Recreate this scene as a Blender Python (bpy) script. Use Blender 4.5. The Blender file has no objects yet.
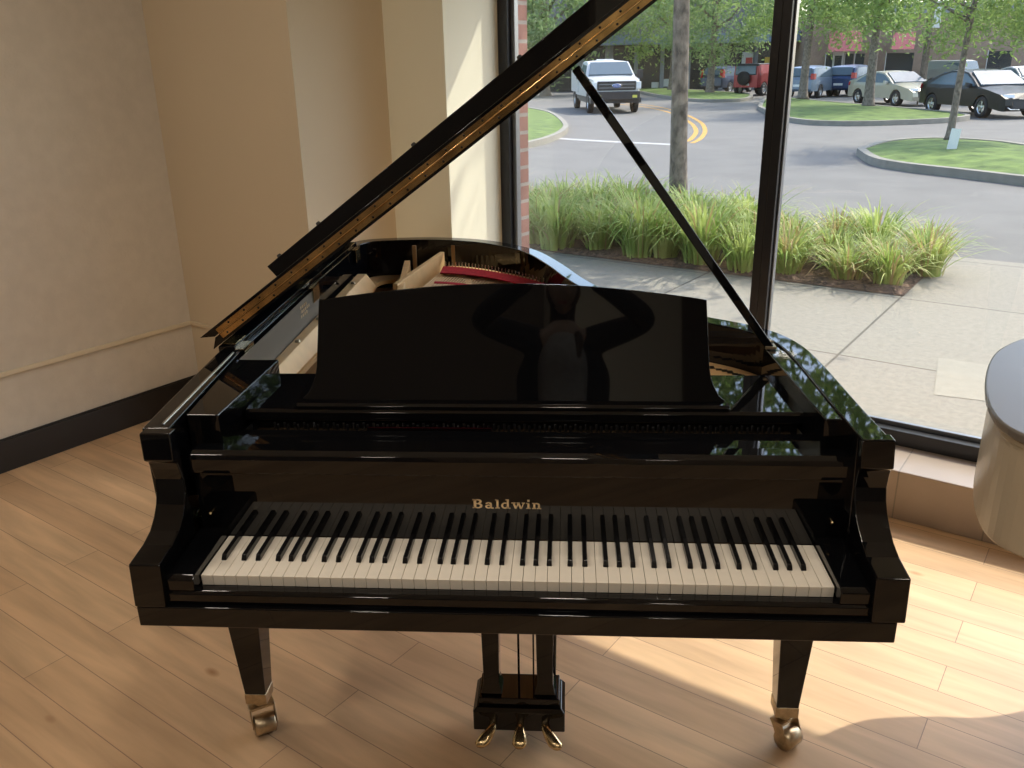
import bpy, bmesh, math, random
from mathutils import Vector, Matrix
random.seed(7)
C = bpy.context.scene
COL = C.collection
PI = math.pi

# ------------------------------------------------------------------ camera
CAM = Vector((0.1053, -1.4148, 1.6678))
YAW, PITCH, ROLL, FPX = -0.0672, 0.3569, -0.0187, 860.17
_f = Vector((math.sin(YAW)*math.cos(PITCH), math.cos(YAW)*math.cos(PITCH), -math.sin(PITCH)))
_r0 = Vector((math.cos(YAW), -math.sin(YAW), 0)); _u0 = _r0.cross(_f)
_r = _r0*math.cos(ROLL) + _u0*math.sin(ROLL)
_u = -_r0*math.sin(ROLL) + _u0*math.cos(ROLL)
cd = bpy.data.cameras.new('camera'); cam = bpy.data.objects.new('camera', cd); COL.objects.link(cam)
cam.matrix_world = Matrix(((_r.x, _u.x, -_f.x, CAM.x), (_r.y, _u.y, -_f.y, CAM.y), (_r.z, _u.z, -_f.z, CAM.z), (0, 0, 0, 1)))
cd.sensor_width = 36; cd.lens = FPX/1024*36; cd.clip_start = 0.01; cd.clip_end = 400
C.camera = cam

def G(px, py, z=0.0):
    """the point of the horizontal plane at height z seen at a pixel of the 1024x768 frame"""
    d = _f + _r*((px-512)/FPX) - _u*((py-384)/FPX)
    return CAM + d*((z-CAM.z)/d.z)

# ------------------------------------------------------------------ room frame: p runs along the window wall, q out to the street
RA = math.atan2(-.53, .848)
RC, RS = math.cos(RA), math.sin(RA)
def RW(p, q, z=0.0): return Vector((p*RC - q*RS, p*RS + q*RC, z))
def toR(v): return (v.x*RC + v.y*RS, -v.x*RS + v.y*RC)

# ------------------------------------------------------------------ world, sun, exposure
SUN_DIR = Vector((0.954, 0.583, 1.30)).normalized()
w = bpy.data.worlds.new('sky'); C.world = w; w.use_nodes = True
nt = w.node_tree; bg = nt.nodes['Background']
sky = nt.nodes.new('ShaderNodeTexSky'); sky.sky_type = 'NISHITA'; sky.sun_disc = False
sky.sun_elevation = math.asin(SUN_DIR.z); sky.sun_rotation = math.atan2(SUN_DIR.x, SUN_DIR.y)
sky.air_density = 1.0; sky.dust_density = 2.0; sky.ozone_density = 1.0
nt.links.new(sky.outputs[0], bg.inputs[0]); bg.inputs[1].default_value = 0.58
sd = bpy.data.lights.new('sun', 'SUN'); sd.energy = 5.0; sd.angle = 0.0093; sd.color = (1, .93, .80)
sun = bpy.data.objects.new('sun', sd); COL.objects.link(sun)
sun.rotation_euler = SUN_DIR.to_track_quat('Z', 'Y').to_euler(); sun.location = (6, 8, 12)
C.view_settings.view_transform = 'Standard'; C.view_settings.look = 'None'
C.view_settings.exposure = 0.0; C.view_settings.gamma = 1.0; C.view_settings.use_curve_mapping = False
C.cycles.max_bounces = 10; C.cycles.transparent_max_bounces = 12; C.cycles.glossy_bounces = 6
C.cycles.caustics_reflective = False; C.cycles.caustics_refractive = False
C.cycles.sample_clamp_indirect = 6.0

# ------------------------------------------------------------------ materials
def mat(name, col, rough=.5, metal=0.0, noise=0.0, scale=8.0, bump=0.0, bscale=None, spec=.5, emit=None, es=1.0, stretch=None, coat=0.0, col2=None, detail=4):
    m = bpy.data.materials.new(name); m.use_nodes = True
    t = m.node_tree; b = t.nodes['Principled BSDF']
    b.inputs['Base Color'].default_value = (*col, 1); b.inputs['Roughness'].default_value = rough
    b.inputs['Metallic'].default_value = metal; b.inputs['Specular IOR Level'].default_value = spec
    if coat: b.inputs['Coat Weight'].default_value = coat; b.inputs['Coat Roughness'].default_value = .03
    if noise or bump or col2:
        tc = t.nodes.new('ShaderNodeTexCoord'); mp = t.nodes.new('ShaderNodeMapping')
        t.links.new(tc.outputs['Object'], mp.inputs[0])
        if stretch: mp.inputs['Scale'].default_value = stretch
        if noise or col2:
            n = t.nodes.new('ShaderNodeTexNoise'); n.inputs['Scale'].default_value = scale; n.inputs['Detail'].default_value = detail
            t.links.new(mp.outputs[0], n.inputs['Vector'])
            r = t.nodes.new('ShaderNodeValToRGB')
            r.color_ramp.elements[0].position = .32; r.color_ramp.elements[1].position = .68
            a = [max(0, c*(1-noise)) for c in col]; c2 = col2 or [min(1, c*(1+noise)) for c in col]
            r.color_ramp.elements[0].color = (*a, 1); r.color_ramp.elements[1].color = (*c2, 1)
            t.links.new(n.outputs['Fac'], r.inputs[0]); t.links.new(r.outputs[0], b.inputs['Base Color'])
        if bump:
            n2 = t.nodes.new('ShaderNodeTexNoise'); n2.inputs['Scale'].default_value = bscale or scale*3; n2.inputs['Detail'].default_value = 5
            t.links.new(mp.outputs[0], n2.inputs['Vector'])
            bp = t.nodes.new('ShaderNodeBump'); bp.inputs['Strength'].default_value = bump; bp.inputs['Distance'].default_value = .01
            t.links.new(n2.outputs['Fac'], bp.inputs['Height']); t.links.new(bp.outputs[0], b.inputs['Normal'])
    if emit:
        b.inputs['Emission Color'].default_value = (*emit, 1); b.inputs['Emission Strength'].default_value = es
    return m

def brick_mat(name, c1, c2, mortar, bw, rh, ms, rough, rot=None, offset=.5, bias=0.0, grain=0.0, gscale=(3, 60, 3), bump=.3, coords=None, knots=False):
    m = bpy.data.materials.new(name); m.use_nodes = True
    t = m.node_tree; b = t.nodes['Principled BSDF']; b.inputs['Roughness'].default_value = rough
    tc = t.nodes.new('ShaderNodeTexCoord'); mp = t.nodes.new('ShaderNodeMapping')
    t.links.new(tc.outputs['Object'], mp.inputs[0])
    if rot: mp.inputs['Rotation'].default_value = rot
    if coords: mp.inputs['Location'].default_value = coords
    br = t.nodes.new('ShaderNodeTexBrick')
    br.inputs['Scale'].default_value = 1; br.inputs['Brick Width'].default_value = bw; br.inputs['Row Height'].default_value = rh
    br.inputs['Mortar Size'].default_value = ms; br.inputs['Mortar Smooth'].default_value = .2; br.inputs['Bias'].default_value = bias
    br.offset = offset; br.offset_frequency = 2; br.squash = 1.0
    br.inputs['Color1'].default_value = (*c1, 1); br.inputs['Color2'].default_value = (*c2, 1); br.inputs['Mortar'].default_value = (*mortar, 1)
    t.links.new(mp.outputs[0], br.inputs['Vector'])
    out = br.outputs['Color']
    if grain:
        mp2 = t.nodes.new('ShaderNodeMapping'); mp2.inputs['Scale'].default_value = gscale; t.links.new(tc.outputs['Object'], mp2.inputs[0])
        n = t.nodes.new('ShaderNodeTexNoise'); n.inputs['Scale'].default_value = 1.0; n.inputs['Detail'].default_value = 6; n.inputs['Distortion'].default_value = .4
        t.links.new(mp2.outputs[0], n.inputs['Vector'])
        mr = t.nodes.new('ShaderNodeMapRange'); mr.inputs[1].default_value = .25; mr.inputs[2].default_value = .75
        mr.inputs[3].default_value = 1-grain; mr.inputs[4].default_value = 1+grain*.5
        t.links.new(n.outputs['Fac'], mr.inputs[0])
        mx = t.nodes.new('ShaderNodeMix'); mx.data_type = 'RGBA'; mx.blend_type = 'MULTIPLY'; mx.inputs['Factor'].default_value = 1
        t.links.new(out, mx.inputs['A']); t.links.new(mr.outputs[0], mx.inputs['B']); out = mx.outputs['Result']
    if knots:
        v = t.nodes.new('ShaderNodeTexVoronoi'); v.inputs['Scale'].default_value = 1.0
        mp3 = t.nodes.new('ShaderNodeMapping'); mp3.inputs['Scale'].default_value = (1.6, 3.4, 1); t.links.new(tc.outputs['Object'], mp3.inputs[0])
        t.links.new(mp3.outputs[0], v.inputs['Vector'])
        r = t.nodes.new('ShaderNodeValToRGB'); r.color_ramp.elements[0].position = .02; r.color_ramp.elements[1].position = .06
        r.color_ramp.elements[0].color = (.55, .42, .32, 1); r.color_ramp.elements[1].color = (1, 1, 1, 1)
        t.links.new(v.outputs['Distance'], r.inputs[0])
        mx = t.nodes.new('ShaderNodeMix'); mx.data_type = 'RGBA'; mx.blend_type = 'MULTIPLY'; mx.inputs['Factor'].default_value = 1
        t.links.new(out, mx.inputs['A']); t.links.new(r.outputs[0], mx.inputs['B']); out = mx.outputs['Result']
    t.links.new(out, b.inputs['Base Color'])
    if bump:
        bp = t.nodes.new('ShaderNodeBump'); bp.inputs['Strength'].default_value = bump; bp.inputs['Distance'].default_value = .002; bp.invert = True
        t.links.new(br.outputs['Fac'], bp.inputs['Height']); t.links.new(bp.outputs[0], b.inputs['Normal'])
    return m

def glass_mat(name, tint=(.965, .975, .97), refl=.07, haze=0.0):
    m = bpy.data.materials.new(name); m.use_nodes = True; t = m.node_tree
    t.nodes.remove(t.nodes['Principled BSDF']); o = t.nodes['Material Output']
    tr = t.nodes.new('ShaderNodeBsdfTransparent'); tr.inputs[0].default_value = (*tint, 1)
    gl = t.nodes.new('ShaderNodeBsdfGlossy'); gl.inputs['Roughness'].default_value = .0
    lw = t.nodes.new('ShaderNodeLayerWeight'); lw.inputs[0].default_value = .5
    pw = t.nodes.new('ShaderNodeMath'); pw.operation = 'POWER'; pw.inputs[1].default_value = 5; t.links.new(lw.outputs['Facing'], pw.inputs[0])
    fr = t.nodes.new('ShaderNodeMath'); fr.operation = 'MULTIPLY_ADD'; fr.inputs[1].default_value = .92; fr.inputs[2].default_value = .04; t.links.new(pw.outputs[0], fr.inputs[0])
    mx = t.nodes.new('ShaderNodeMixShader'); t.links.new(fr.outputs[0], mx.inputs[0])
    t.links.new(tr.outputs[0], mx.inputs[1]); t.links.new(gl.outputs[0], mx.inputs[2]); out = mx.outputs[0]
    if haze:
        df = t.nodes.new('ShaderNodeBsdfDiffuse'); df.inputs[0].default_value = (.9, .9, .9, 1)
        m2 = t.nodes.new('ShaderNodeMixShader'); m2.inputs[0].default_value = haze
        t.links.new(out, m2.inputs[1]); t.links.new(df.outputs[0], m2.inputs[2]); out = m2.outputs[0]
    t.links.new(out, o.inputs[0]); return m

M = {}
M['lacquer'] = mat('black_lacquer', (.0030, .0032, .0040), rough=.025, spec=.46)
M['satin'] = mat('satin_black', (.008, .008, .009), rough=.22)
M['ivory'] = mat('ivory_key', (.88, .83, .73), rough=.25, noise=.02, scale=30)
M['ebony'] = mat('ebony_key', (.008, .008, .009), rough=.18)
M['brass'] = mat('brass', (.72, .56, .32), rough=.22, metal=1.0, noise=.12, scale=40)
M['hinge'] = mat('hinge_brass', (.66, .44, .19), rough=.18, metal=1.0, noise=.35, scale=18)
M['old_brass'] = mat('aged_brass', (.50, .41, .28), rough=.35, metal=1.0, noise=.2, scale=60)
M['chrome'] = mat('chrome', (.75, .74, .72), rough=.15, metal=1.0)
M['steel'] = mat('steel', (.55, .55, .55), rough=.3, metal=1.0)
M['copper'] = mat('copper_string', (.72, .50, .30), rough=.4, metal=.6)
M['plate'] = mat('gilt_iron', (.82, .55, .27), rough=.42, metal=.1, noise=.06, scale=20)
M['felt'] = mat('red_felt', (.50, .015, .035), rough=.95, noise=.2, scale=80)
M['spruce'] = mat('spruce', (.52, .33, .16), rough=.4, noise=.15, scale=4, stretch=(30, 1, 1))
M['lining'] = mat('grey_lining', (.17, .155, .13), rough=.35)
M['rubber'] = mat('rubber', (.02, .02, .02), rough=.7)
M['gold'] = mat('gold_letter', (.88, .72, .48), rough=.3, metal=.8)
M['wall_paint'] = mat('beige_paint', (.63, .53, .38), rough=.75, noise=.02, scale=1.5, bump=.06, bscale=160)
M['back_paint'] = mat('darkened_wall_paint', (.17, .15, .13), rough=.8)  # darkened so the back of the room mirrors dark in the lacquer
M['lit_wall_paint'] = mat('lit_wall_paint', (.80, .82, .76), rough=.8)  # lightened to stand for light falling on part of the back wall
M['daylit_paint'] = mat('daylit_beige_paint', (.80, .77, .61), rough=.7, noise=.015, scale=1.5, bump=.05, bscale=160)  # wall paint lightened to stand for window light on the pier
M['panel'] = mat('woven_wall_panel', (.65, .605, .53), rough=.8, noise=.035, scale=16, bump=.15, bscale=90, detail=8)
M['rail'] = mat('cream_rail', (.70, .62, .47), rough=.5)
M['base'] = mat('black_baseboard', (.018, .016, .015), rough=.4)
M['ceil'] = mat('ceiling_paint', (.78, .75, .68), rough=.9, noise=.02, scale=3)
M['frame'] = mat('dark_bronze_frame', (.012, .013, .016), rough=.35)
M['frame_lt'] = mat('anodised_edge', (.22, .23, .25), rough=.3, metal=.8)
M['tile'] = brick_mat('sill_tile', (.36, .29, .24), (.33, .27, .22), (.22, .19, .16), .31, .4, .003, .35, rot=(0, 0, 0), offset=0, grain=.08, gscale=(8, 8, 8))
M['floor'] = brick_mat('maple_planks', (.71, .485, .285), (.61, .40, .23), (.30, .19, .12), 1.35, .1305, .0013, .38, offset=.37, grain=.30, gscale=(1.8, 16, 1), coords=(.2, -.079, 0), knots=True, bump=.25)
M['glass'] = glass_mat('window_glass', haze=.012)
M['concrete'] = brick_mat('sidewalk_concrete', (.265, .245, .20), (.255, .235, .195), (.11, .10, .08), 1.52, 1.55, .009, .9, offset=0, grain=.20, gscale=(28, 28, 28), coords=(.42+.01, .7, 0), bump=.4)
M['pale_conc'] = mat('pale_concrete', (.285, .265, .215), rough=.9, noise=.06, scale=12)
M['curb'] = mat('curb_concrete', (.25, .23, .19), rough=.9, noise=.12, scale=5)
M['asphalt'] = mat('asphalt', (.150, .143, .130), rough=.9, noise=.10, scale=1.2, bump=.3, bscale=60, detail=8)
M['yellow'] = mat('yellow_road_paint', (.48, .27, .05), rough=.8, noise=.1, scale=4)
M['white_line'] = mat('white_road_paint', (.40, .39, .375), rough=.8, noise=.12, scale=6)
M['turf'] = mat('lawn_turf', (.075, .135, .022), rough=.95, noise=.35, scale=3, bump=.6, bscale=40, col2=(.15, .22, .045))
M['mulch'] = mat('bark_mulch', (.055, .032, .022), rough=.95, bump=1.0, bscale=50, scale=30, col2=(.20, .125, .085), noise=.4)
M['bark'] = mat('tree_bark', (.20, .16, .125), rough=.95, noise=.55, scale=9, stretch=(2, 2, 1.2), bump=.7, bscale=25)
M['brick'] = brick_mat('red_brick', (.33, .15, .115), (.28, .13, .10), (.33, .29, .25), .26, .0885, .010, .85, rot=(PI/2, 0, 0), grain=.2, gscale=(10, 10, 10), coords=(.07, 0, 0))
M['white'] = mat('plain_white', (.78, .77, .74), rough=.5)

def leaf_mat(name, c1, c2, trans=.35):
    m = bpy.data.materials.new(name); m.use_nodes = True; t = m.node_tree
    b = t.nodes['Principled BSDF']; b.inputs['Roughness'].default_value = .55
    oi = t.nodes.new('ShaderNodeTexCoord'); n = t.nodes.new('ShaderNodeTexNoise'); n.inputs['Scale'].default_value = 2.3
    t.links.new(oi.outputs['Object'], n.inputs['Vector'])
    r = t.nodes.new('ShaderNodeValToRGB'); r.color_ramp.elements[0].position = .35; r.color_ramp.elements[1].position = .65
    r.color_ramp.elements[0].color = (*c1, 1); r.color_ramp.elements[1].color = (*c2, 1)
    t.links.new(n.outputs['Fac'], r.inputs[0]); t.links.new(r.outputs[0], b.inputs['Base Color'])
    tl = t.nodes.new('ShaderNodeBsdfTranslucent'); t.links.new(r.outputs[0], tl.inputs[0])
    mx = t.nodes.new('ShaderNodeMixShader'); mx.inputs[0].default_value = trans
    t.links.new(b.outputs[0], mx.inputs[1]); t.links.new(tl.outputs[0], mx.inputs[2])
    t.links.new(mx.outputs[0], t.nodes['Material Output'].inputs[0]); return m
M['leaf'] = leaf_mat('tree_leaf', (.16, .26, .06), (.34, .44, .135), .5)
M['leaf2'] = leaf_mat('tree_leaf_blue', (.15, .25, .085), (.30, .40, .16), .5)
M['blade'] = leaf_mat('grass_blade', (.25, .37, .07), (.60, .63, .23), .4)
M['blade_dry'] = leaf_mat('dry_blade', (.40, .30, .13), (.55, .42, .20), .3)

# ------------------------------------------------------------------ mesh helpers
class MB:
    def __init__(s): s.v = []; s.f = []; s.m = []; s.sm = []
    def add(s, vs, fs, mi=0, smooth=False):
        o = len(s.v); s.v += [tuple(v) for v in vs]
        for f in fs: s.f.append([i+o for i in f]); s.m.append(mi); s.sm.append(smooth)
        return s
    def box(s, a, b, mi=0):
        x0, y0, z0 = a; x1, y1, z1 = b
        return s.hexa([(x0, y0, z0), (x1, y0, z0), (x1, y1, z0), (x0, y1, z0)], [(x0, y0, z1), (x1, y0, z1), (x1, y1, z1), (x0, y1, z1)], mi)
    def hexa(s, lo, hi, mi=0):
        n = len(lo)
        return s.add(list(lo)+list(hi), [list(range(n-1, -1, -1)), list(range(n, 2*n))] + [[i, (i+1) % n, (i+1) % n+n, i+n] for i in range(n)], mi)
    def prism(s, poly, z0, z1, mi=0, top=None):
        top = top or poly
        return s.hexa([(p[0], p[1], z0) for p in poly], [(p[0], p[1], z1) for p in top], mi)
    def prism_x(s, poly, x0, x1, mi=0, smooth=False):      # poly in (y, z)
        n = len(poly)
        s.add([(x0, p[0], p[1]) for p in poly]+[(x1, p[0], p[1]) for p in poly], [list(range(n)), list(range(2*n-1, n-1, -1))], mi)
        return s.add([(x0, p[0], p[1]) for p in poly]+[(x1, p[0], p[1]) for p in poly], [[i, i+n, (i+1) % n+n, (i+1) % n] for i in range(n)], mi, smooth)
    def tube(s, pts, rad, n=8, mi=0, cap=True, smooth=True):
        pts = [Vector(p) for p in pts]
        if not isinstance(rad, (list, tuple)): rad = [rad]*len(pts)
        rings = []
        for i, p in enumerate(pts):
            d = (pts[min(i+1, len(pts)-1)]-pts[max(i-1, 0)]).normalized()
            a = d.orthogonal().normalized() if i == 0 else (pa - d*pa.dot(d)).normalized()
            pa = a; b = d.cross(a)
            rings += [p + (a*math.cos(2*PI*k/n) + b*math.sin(2*PI*k/n))*rad[i] for k in range(n)]
        fs = [[i*n+k, i*n+(k+1) % n, (i+1)*n+(k+1) % n, (i+1)*n+k] for i in range(len(pts)-1) for k in range(n)]
        s.add(rings, fs, mi, smooth)
        if cap: s.add(rings[:n], [list(range(n-1, -1, -1))], mi); s.add(rings[-n:], [list(range(n))], mi)
        return s
    def lathe(s, prof, n=20, mi=0, axis='z', o=(0, 0, 0)):
        vs = []
        for r, h in prof:
            for k in range(n):
                c, t = r*math.cos(2*PI*k/n), r*math.sin(2*PI*k/n)
                vs.append((o[0]+c, o[1]+t, o[2]+h) if axis == 'z' else ((o[0]+h, o[1]+c, o[2]+t) if axis == 'x' else (o[0]+t, o[1]+h, o[2]+c)))
        fs = [[i*n+k, i*n+(k+1) % n, (i+1)*n+(k+1) % n, (i+1)*n+k] for i in range(len(prof)-1) for k in range(n)]
        return s.add(vs, fs, mi, True)
    def grid(s, rows, mi=0, smooth=True, close=False):
        n = len(rows[0]); vs = [p for r in rows for p in r]
        return s.add(vs, [[i*n+k, i*n+(k+1) % n, (i+1)*n+(k+1) % n, (i+1)*n+k] for i in range(len(rows)-1) for k in range(n if close else n-1)], mi, smooth)
    def xf(s, mtx):
        s.v = [tuple(mtx @ Vector(v)) for v in s.v]; return s
    def build(s, name, mats, parent=None, bevel=0, rot=0.0, loc=(0, 0, 0), seg=2, fix=True):
        me = bpy.data.meshes.new(name); me.from_pydata(s.v, [], s.f)
        for m in (mats if isinstance(mats, (list, tuple)) else [mats]): me.materials.append(m)
        me.polygons.foreach_set('material_index', s.m); me.polygons.foreach_set('use_smooth', s.sm)
        if fix:
            bm = bmesh.new(); bm.from_mesh(me); bmesh.ops.remove_doubles(bm, verts=bm.verts, dist=1e-6)
            bmesh.ops.recalc_face_normals(bm, faces=bm.faces); bm.to_mesh(me); bm.free()
        me.update()
        o = bpy.data.objects.new(name, me); COL.objects.link(o); o.location = loc; o.rotation_euler = (0, 0, rot)
        if parent: o.parent = parent
        if bevel:
            b = o.modifiers.new('bevel', 'BEVEL'); b.width = bevel; b.segments = seg; b.limit_method = 'ANGLE'; b.angle_limit = .6; b.harden_normals = True
        return o

def tag(o, label=None, cat=None, group=None, kind=None):
    if label: o['label'] = label
    if cat: o['category'] = cat
    if group: o['group'] = group
    if kind: o['kind'] = kind
    return o
def empty(name, loc=(0, 0, 0), rz=0.0, parent=None):
    o = bpy.data.objects.new(name, None); COL.objects.link(o); o.location = loc; o.rotation_euler = (0, 0, rz); o.empty_display_size = .1
    if parent: o.parent = parent
    return o
def copy_tree(o, parent=None):
    c = o.copy(); COL.objects.link(c); c.parent = parent
    for ch in list(o.children): copy_tree(ch, c)
    return c
def struct(mb, name, m, label, rot=0.0, bevel=0, parent=None, **k):
    o = mb.build(name, m, parent, bevel, rot, **k); o['kind'] = 'structure'
    if label: o['label'] = label
    return o

# ================================================================== THE ROOM
P0, P1, Q0, QW, H = -3.04, 4.6, -3.9, 2.33, 3.1
HEAD = 2.29
struct(MB().box((P0-.2, Q0-.2, -.1), (P1+.2, QW+.1, 0)), 'floor', M['floor'], 'pale maple plank floor lit by a patch of sun', RA)
struct(MB().box((P0-.15, Q0-.15, H), (P1+.15, QW+.25, H+.15)), 'ceiling', M['ceil'], 'plain cream painted ceiling', RA)
struct(MB().box((P0-.15, Q0, 0), (P0, 1.38, H)), 'wall_left', M['panel'], 'pale textured wall with a thin cream rail', RA)
struct(MB().box((P0-.15, Q0-.15, 0), (P1+.15, Q0, H)), 'wall_back', M['back_paint'], 'wall facing the piano, colour darkened for its reflection', RA)
struct(MB().box((2.35, Q0, 0), (3.65, Q0+.12, H)), 'wall_lit_section', M['lit_wall_paint'], 'added pale block standing for a lit stretch of the wall facing the piano', RA)  # added block, gives the music desk a lit wall section to mirror
struct(MB().box((P1, Q0, 0), (P1+.15, QW+.2, H)), 'wall_right', M['back_paint'], 'end wall of the room, colour darkened for its reflection', RA)
struct(MB().box((P0-.15, 1.38, 0), (-2.06, 2.40, H)), 'wall_far', M['wall_paint'], 'beige corner wall behind the piano tail', RA)
struct(MB().box((-2.06, 1.93, 0), (-1.71, 2.40, H)), 'wall_pier', M['daylit_paint'], 'stepped pier beside the window with daylight put into its colour', RA)
struct(MB().box((-1.71, QW-.06, HEAD), (P1, QW+.2, H)), 'wall_front', M['daylit_paint'], 'wall above the shop window', RA)
struct(MB().box((P0, Q0, 0), (P0+.016, 1.365, .145)).box((P0, Q0, .145), (P0+.010, 1.37, .152)), 'baseboard_left', M['base'], 'tall black baseboard', RA, .003)
struct(MB().box((P0+.016, 1.364, 0), (-2.05, 1.38, .145)).box((-2.06, 1.38, 0), (-2.044, 1.93, .145)).box((-2.044, 1.914, 0), (-1.694, 1.93, .145)), 'baseboard_far', M['base'], 'black baseboard round the stepped pier', RA, .003)
struct(MB().box((P0, Q0, 0), (P1, Q0+.016, .145)), 'baseboard_back', M['base'], None, RA)
struct(MB().prism_x([(Q0, .424), (1.38, .424), (1.38, .446), (Q0, .446)], P0, P0+.012), 'trim_1', M['rail'], 'thin cream chair rail on the left wall', RA, .003)
struct(MB().box((P0, 1.369, .424), (-2.06, 1.38, .446)), 'trim_2', M['wall_paint'], 'thin rail on the far wall', RA, .003)
# low tiled kerb under the window
struct(MB().box((-1.71, 2.07, 0), (P1, QW+.1, .2)), 'window_kerb', M['tile'], 'low tiled kerb under the window', RA, .004)
# windows
posts = [-1.71, -.375, 1.85, 3.25, P1]
for i in range(4):
    a, b = posts[i], posts[i+1]
    fr = MB()
    la = .055 if i == 0 else .036
    fr.box((a, QW-.01, .2), (a+la, QW+.05, HEAD)); fr.box((b-.036, QW-.01, .2), (b, QW+.05, HEAD))
    fr.box((a+la, QW-.02, .2), (b-.036, QW+.09, .262)); fr.box((a+la, QW-.02, HEAD-.06), (b-.036, QW+.09, HEAD))
    # slim pale stop beads round the pane
    fr.box((a+la, QW+.018, .262), (a+la+(.022 if i == 0 else .008), QW+.05, HEAD-.06), 1); fr.box((b-.036-.008, QW+.018, .262), (b-.036, QW+.05, HEAD-.06), 1)
    fr.box((a+la+.022, QW+.030, .262), (b-.050, QW+.05, .280), 1)
    wn = struct(fr, 'window_%d' % (i+1), [M['frame'], M['frame_lt']], 'tall dark-framed shop window pane number %d' % (i+1) if False else ('tall dark-framed window beside the brick pier' if i == 0 else None), RA, .003)
    g = MB().box((a+la, QW+.028, .262), (b-.036, QW+.034, HEAD-.06)).build('glass_pane', M['glass'], wn); g['kind'] = 'structure'

# recessed ceiling lamps: real lamps, warm
lampm = mat('lamp_diffuser', (.9, .85, .7), emit=(1, .80, .55), es=4)
lamp_spots = [(-1.7, -.3), (.3, -.3), (2.3, -.3), (-1.7, -2.3), (.3, -2.3), (2.3, -2.3)]
first = None
for i, (p, q) in enumerate(lamp_spots):
    if first is None:
        first = empty('ceiling_lamp', RW(p, q, H))
        MB().lathe([(.11, -.012), (.125, -.012), (.13, 0), (.11, 0), (.11, -.012)], 28).build('trim_ring', M['white'], first)
        MB().lathe([(0, -.006), (.11, -.006)], 28).build('lamp_lens', lampm, first)
        o = first
    else: o = copy_tree(first); o.location = RW(p, q, H)
    tag(o, 'round recessed lamp in the ceiling, ' + ['above the bass end of the black piano', 'above the keys of the black piano', 'above the ivory piano', 'behind the person near the textured wall', 'behind the person in the middle', 'behind the person by the end wall'][i], 'ceiling lamp', 'recessed ceiling lamps')
    ld = bpy.data.lights.new('lamp_glow', 'AREA'); ld.shape = 'DISK'; ld.size = .22; ld.energy = 12; ld.color = (1, .89, .76)
    lo = bpy.data.objects.new('lamp_glow', ld); COL.objects.link(lo); lo.location = RW(p, q, H-.03)

# ================================================================== THE BLACK GRAND PIANO
piano = empty('grand_piano', (0, 0, 0))
tag(piano, 'black lacquered grand piano with raised lid and gold lettering above the keys', 'piano')
LQ = M['lacquer']
def catmull(pts, n=6):
    out = []
    for i in range(len(pts)-1):
        p0 = Vector(pts[max(i-1, 0)]); p1 = Vector(pts[i]); p2 = Vector(pts[i+1]); p3 = Vector(pts[min(i+2, len(pts)-1)])
        for k in range(n):
            t = k/n
            out.append(tuple(.5*((2*p1)+(-p0+p2)*t+(2*p0-5*p1+4*p2-p3)*t*t+(-p0+3*p1-3*p2+p3)*t**3)))
    out.append(tuple(pts[-1])); return out
def offset(poly, d):            # inwards for a path that runs clockwise seen from above (left side first)
    out = []
    for i, p in enumerate(poly):
        a = Vector(poly[max(i-1, 0)]); b = Vector(poly[min(i+1, len(poly)-1)])
        t = (b-a).normalized(); out.append((p[0]+t.y*d, p[1]-t.x*d))
    return out
tail = catmull([(-.775, 1.90), (-.768, 2.01), (-.71, 2.09), (-.58, 2.122), (-.42, 2.127), (-.25, 2.08), (-.12, 1.99), (0, 1.85), (.095, 1.62), (.16, 1.42), (.235, 1.24), (.35, 1.07), (.49, .945), (.60, .86), (.665, .78), (.70, .68), (.712, .56), (.716, .40)], 5)
outer = [(-.736, .12), (-.752, .35), (-.768, .60), (-.776, 1.2)] + tail + [(.718, .25), (.722, .12)]
inner = offset(outer, .055)
def ring(outl, innl, z0, z1, mb):
    n = len(outl)
    rows = [[(*outl[i], z0), (*outl[i], z1), (*innl[i], z1), (*innl[i], z0)] for i in range(n)]
    mb.grid(rows, smooth=False, close=True)
    mb.add(rows[0], [[0, 1, 2, 3]]); mb.add(rows[-1], [[3, 2, 1, 0]])
RIMB, RIMT = .655, .995
case = MB(); ring(outer, inner, RIMB, RIMT, case)
# the two scrolled arms that run forward beside the keys
arm = [(.095, .995), (.090, .937), (.104, .928), (.110, .910), (.116, .885), (.110, .858), (.098, .836), (.080, .817), (.055, .800), (.020, .789), (-.042, .782), (-.048, .690), (.125, .690), (.125, .995)]
for s in (-1, 1):
    case.prism_x(arm, s*.73, s*.668)
case.v = [(x + (-.008*(z-.8)/.195 if z > .8 else 0), y, z) for x, y, z in case.v]
# inner wall cap: raised blocks beside the music desk
case.hexa([(-.69, .206, .80), (-.610, .206, .80), (-.610, .565, .80), (-.715, .565, .80)], [(-.69, .206, .990), (-.622, .206, .990), (-.606, .565, .990), (-.715, .565, .990)])
case.hexa([(.668, .206, .80), (.615, .206, .80), (.600, .68, .80), (.655, .68, .80)], [(.668, .206, .990), (.622, .206, .990), (.600, .68, .990), (.655, .68, .990)])
case = case.build('case', LQ, piano, .0035)
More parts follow.
